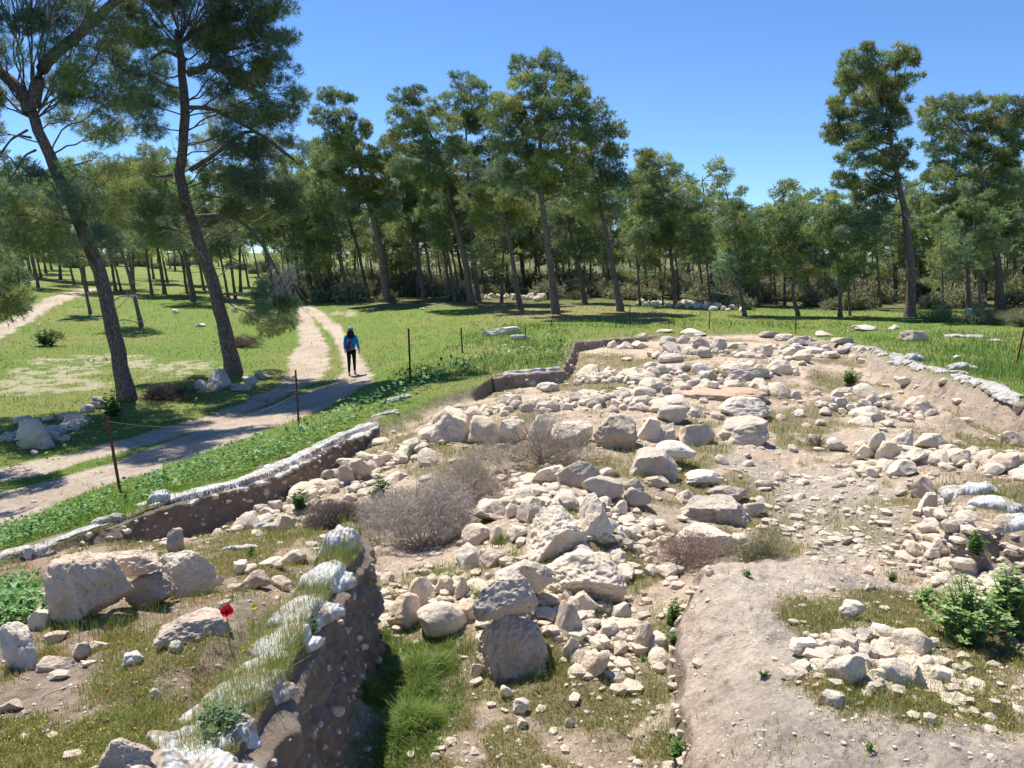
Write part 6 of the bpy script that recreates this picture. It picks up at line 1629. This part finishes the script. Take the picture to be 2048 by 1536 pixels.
# face, turned away from the camera: nose, eyes, mouth, ears on the +Y side
vv, ff = ico(2)
for nm, c, s, mm in [("nose",(0,0.115,1.555),(0.012,0.018,0.022),'skin'),("eye",(-0.03,0.103,1.575),(0.012,0.006,0.007),'wht'),("eye",(0.03,0.103,1.575),(0.012,0.006,0.007),'wht'),("mouth",(0,0.105,1.515),(0.022,0.006,0.006),'shoe'),("ear",(-0.078,0.02,1.56),(0.01,0.018,0.028),'skin'),("ear",(0.078,0.02,1.56),(0.01,0.018,0.028),'skin')]:
    o = npmesh(nm, vv * np.array(s) + np.array(c), ff, M[mm], hp, True)
# small drawstring backpack worn low on the back
mb, nb, bb = new_mat("purple_patterned_cloth"); tc = nd(nb, "ShaderNodeTexCoord").outputs["Object"]; vo = nd(nb, "ShaderNodeTexVoronoi"); vo.inputs["Scale"].default_value = 26; nb.links.new(tc, vo.inputs[0])
rp = ramp(nb, vo.outputs["Color"], [(0.25, (0.02, 0.02, 0.07)), (0.45, (0.12, 0.07, 0.22)), (0.6, (0.30, 0.20, 0.36)), (0.75, (0.04, 0.05, 0.16))]); nb.links.new(rp.outputs[0], bb.inputs[0])
bp = empty("backpack", h + Vector((0, 0, 0)), radians(8)); tag(bp, "small purple patterned backpack hanging on the back of the blue jacket", "backpack")
v, f = ico(4); d = v.copy(); d[:, 0] *= 0.125 * (1 - 0.30 * d[:, 2]); d[:, 1] *= 0.085; d[:, 2] *= 0.20; d += (fbm3(v, 3, 3, 5)[:, None]) * 0.016 * v; d += np.array([-0.045, -0.185, 1.06])
npmesh("bag_body", d, f, mb, bp, True)
for s in (-1, 1):
    v, f = tube_np(np.array([[-0.045 + s * 0.05, -0.14, 1.24], [s * 0.085, -0.06, 1.385], [s * 0.09, 0.045, 1.40], [s * 0.10, 0.125, 1.28], [s * 0.11, 0.13, 1.10], [s * 0.14, 0.05, 0.98], [s * 0.09 - 0.03, -0.13, 0.95]]), np.full(7, 0.009), 6); npmesh("strap", v, f, mb, bp, True)

# ------------------------------------------------------------------ pale car parked far off between the trunks
hc = hit(368, 568); yc = 175.0; xc = ray(366, 566)[0] * yc; cr = empty("parked_car", (xc, yc, float(ground(xc, yc))), radians(80)); tag(cr, "pale car parked far off between the trunks of the left slope wood", "car")
M['carp'] = plain("pale_car_paint", (0.62, 0.62, 0.60), 0.35, 0.5); M['glass'] = plain("dark_glass", (0.02, 0.025, 0.03), 0.1, 0.6); M['rubber'] = plain("rubber", (0.02, 0.02, 0.02), 0.8); M['rim'] = plain("wheel_rim", (0.4, 0.4, 0.4), 0.4, 0.5, 0.6)
prof = [(-2.1,0.35),(-2.12,0.75),(-1.95,0.98),(-1.6,1.05),(-1.25,1.45),(0.35,1.48),(1.05,1.02),(1.85,0.90),(2.1,0.70),(2.12,0.35)]
W_ = [0.80,0.84,0.84,0.82,0.64,0.64,0.80,0.80,0.78,0.78]
V = [(x, -w_, z) for (x, z), w_ in zip(prof, W_)] + [(x, w_, z) for (x, z), w_ in zip(prof, W_)]; n = len(prof)
bm = bmesh.new(); bv = [bm.verts.new(v) for v in V]
for i in range(n): j = (i + 1) % n; bm.faces.new([bv[i], bv[j], bv[j + n], bv[i + n]])
bm.faces.new(bv[:n][::-1]); bm.faces.new(bv[n:]); bmesh.ops.recalc_face_normals(bm, faces=bm.faces[:]); bmesh.ops.bevel(bm, geom=bm.edges[:], offset=0.05, segments=2, affect='EDGES')
me = bpy.data.meshes.new("body"); bm.to_mesh(me); bm.free(); me.materials.append(M['carp']); link(bpy.data.objects.new("car_body", me), cr)
def box(name, cx, cy, cz, sx, sy, sz, mat, parent, ry=0.0, bev=0.02):
    bm = bmesh.new(); bmesh.ops.create_cube(bm, size=1.0); bmesh.ops.scale(bm, vec=(sx, sy, sz), verts=bm.verts)
    if bev: bmesh.ops.bevel(bm, geom=bm.edges[:], offset=bev, segments=1, affect='EDGES')
    me = bpy.data.meshes.new(name); bm.to_mesh(me); bm.free(); me.materials.append(mat); o = link(bpy.data.objects.new(name, me), parent); o.location = (cx, cy, cz); o.rotation_euler = (0, ry, 0); return o
for s in (-1, 1):
    for x_, l_ in ((-0.85, 0.75), (0.05, 0.7)):
        w_ = box("side_window", x_, s * 0.725, 1.22, l_, 0.03, 0.32, M['glass'], cr, 0, 0.01); w_.rotation_euler = (s * 0.42, 0, 0)
    for x_ in (-1.3, 1.3):
        a = np.linspace(-0.1, 0.1, 3); v, f = tube_np(np.array([[x_, s * 0.72 - 0.1, 0.32], [x_, s * 0.72, 0.32], [x_, s * 0.72 + 0.1, 0.32]]), np.array([0.29, 0.32, 0.29]), 20); wh = npmesh("wheel", v, f, M['rubber'], cr, True)
        v, f = tube_np(np.array([[x_, s * 0.84 - 0.02, 0.32], [x_, s * 0.84, 0.32], [x_, s * 0.84 + 0.012, 0.32]]), np.array([0.19, 0.19, 0.02]), 14); npmesh("rim", v, f, M['rim'], wh, True)
    box("headlight", 2.10, s * 0.6, 0.72, 0.06, 0.28, 0.12, M['wht'], cr)
box("windscreen", 0.72, 0, 1.25, 0.03, 1.18, 0.62, M['glass'], cr, -0.98, 0.01); box("rear_window", -1.43, 0, 1.26, 0.03, 1.15, 0.42, M['glass'], cr, 0.72, 0.01)
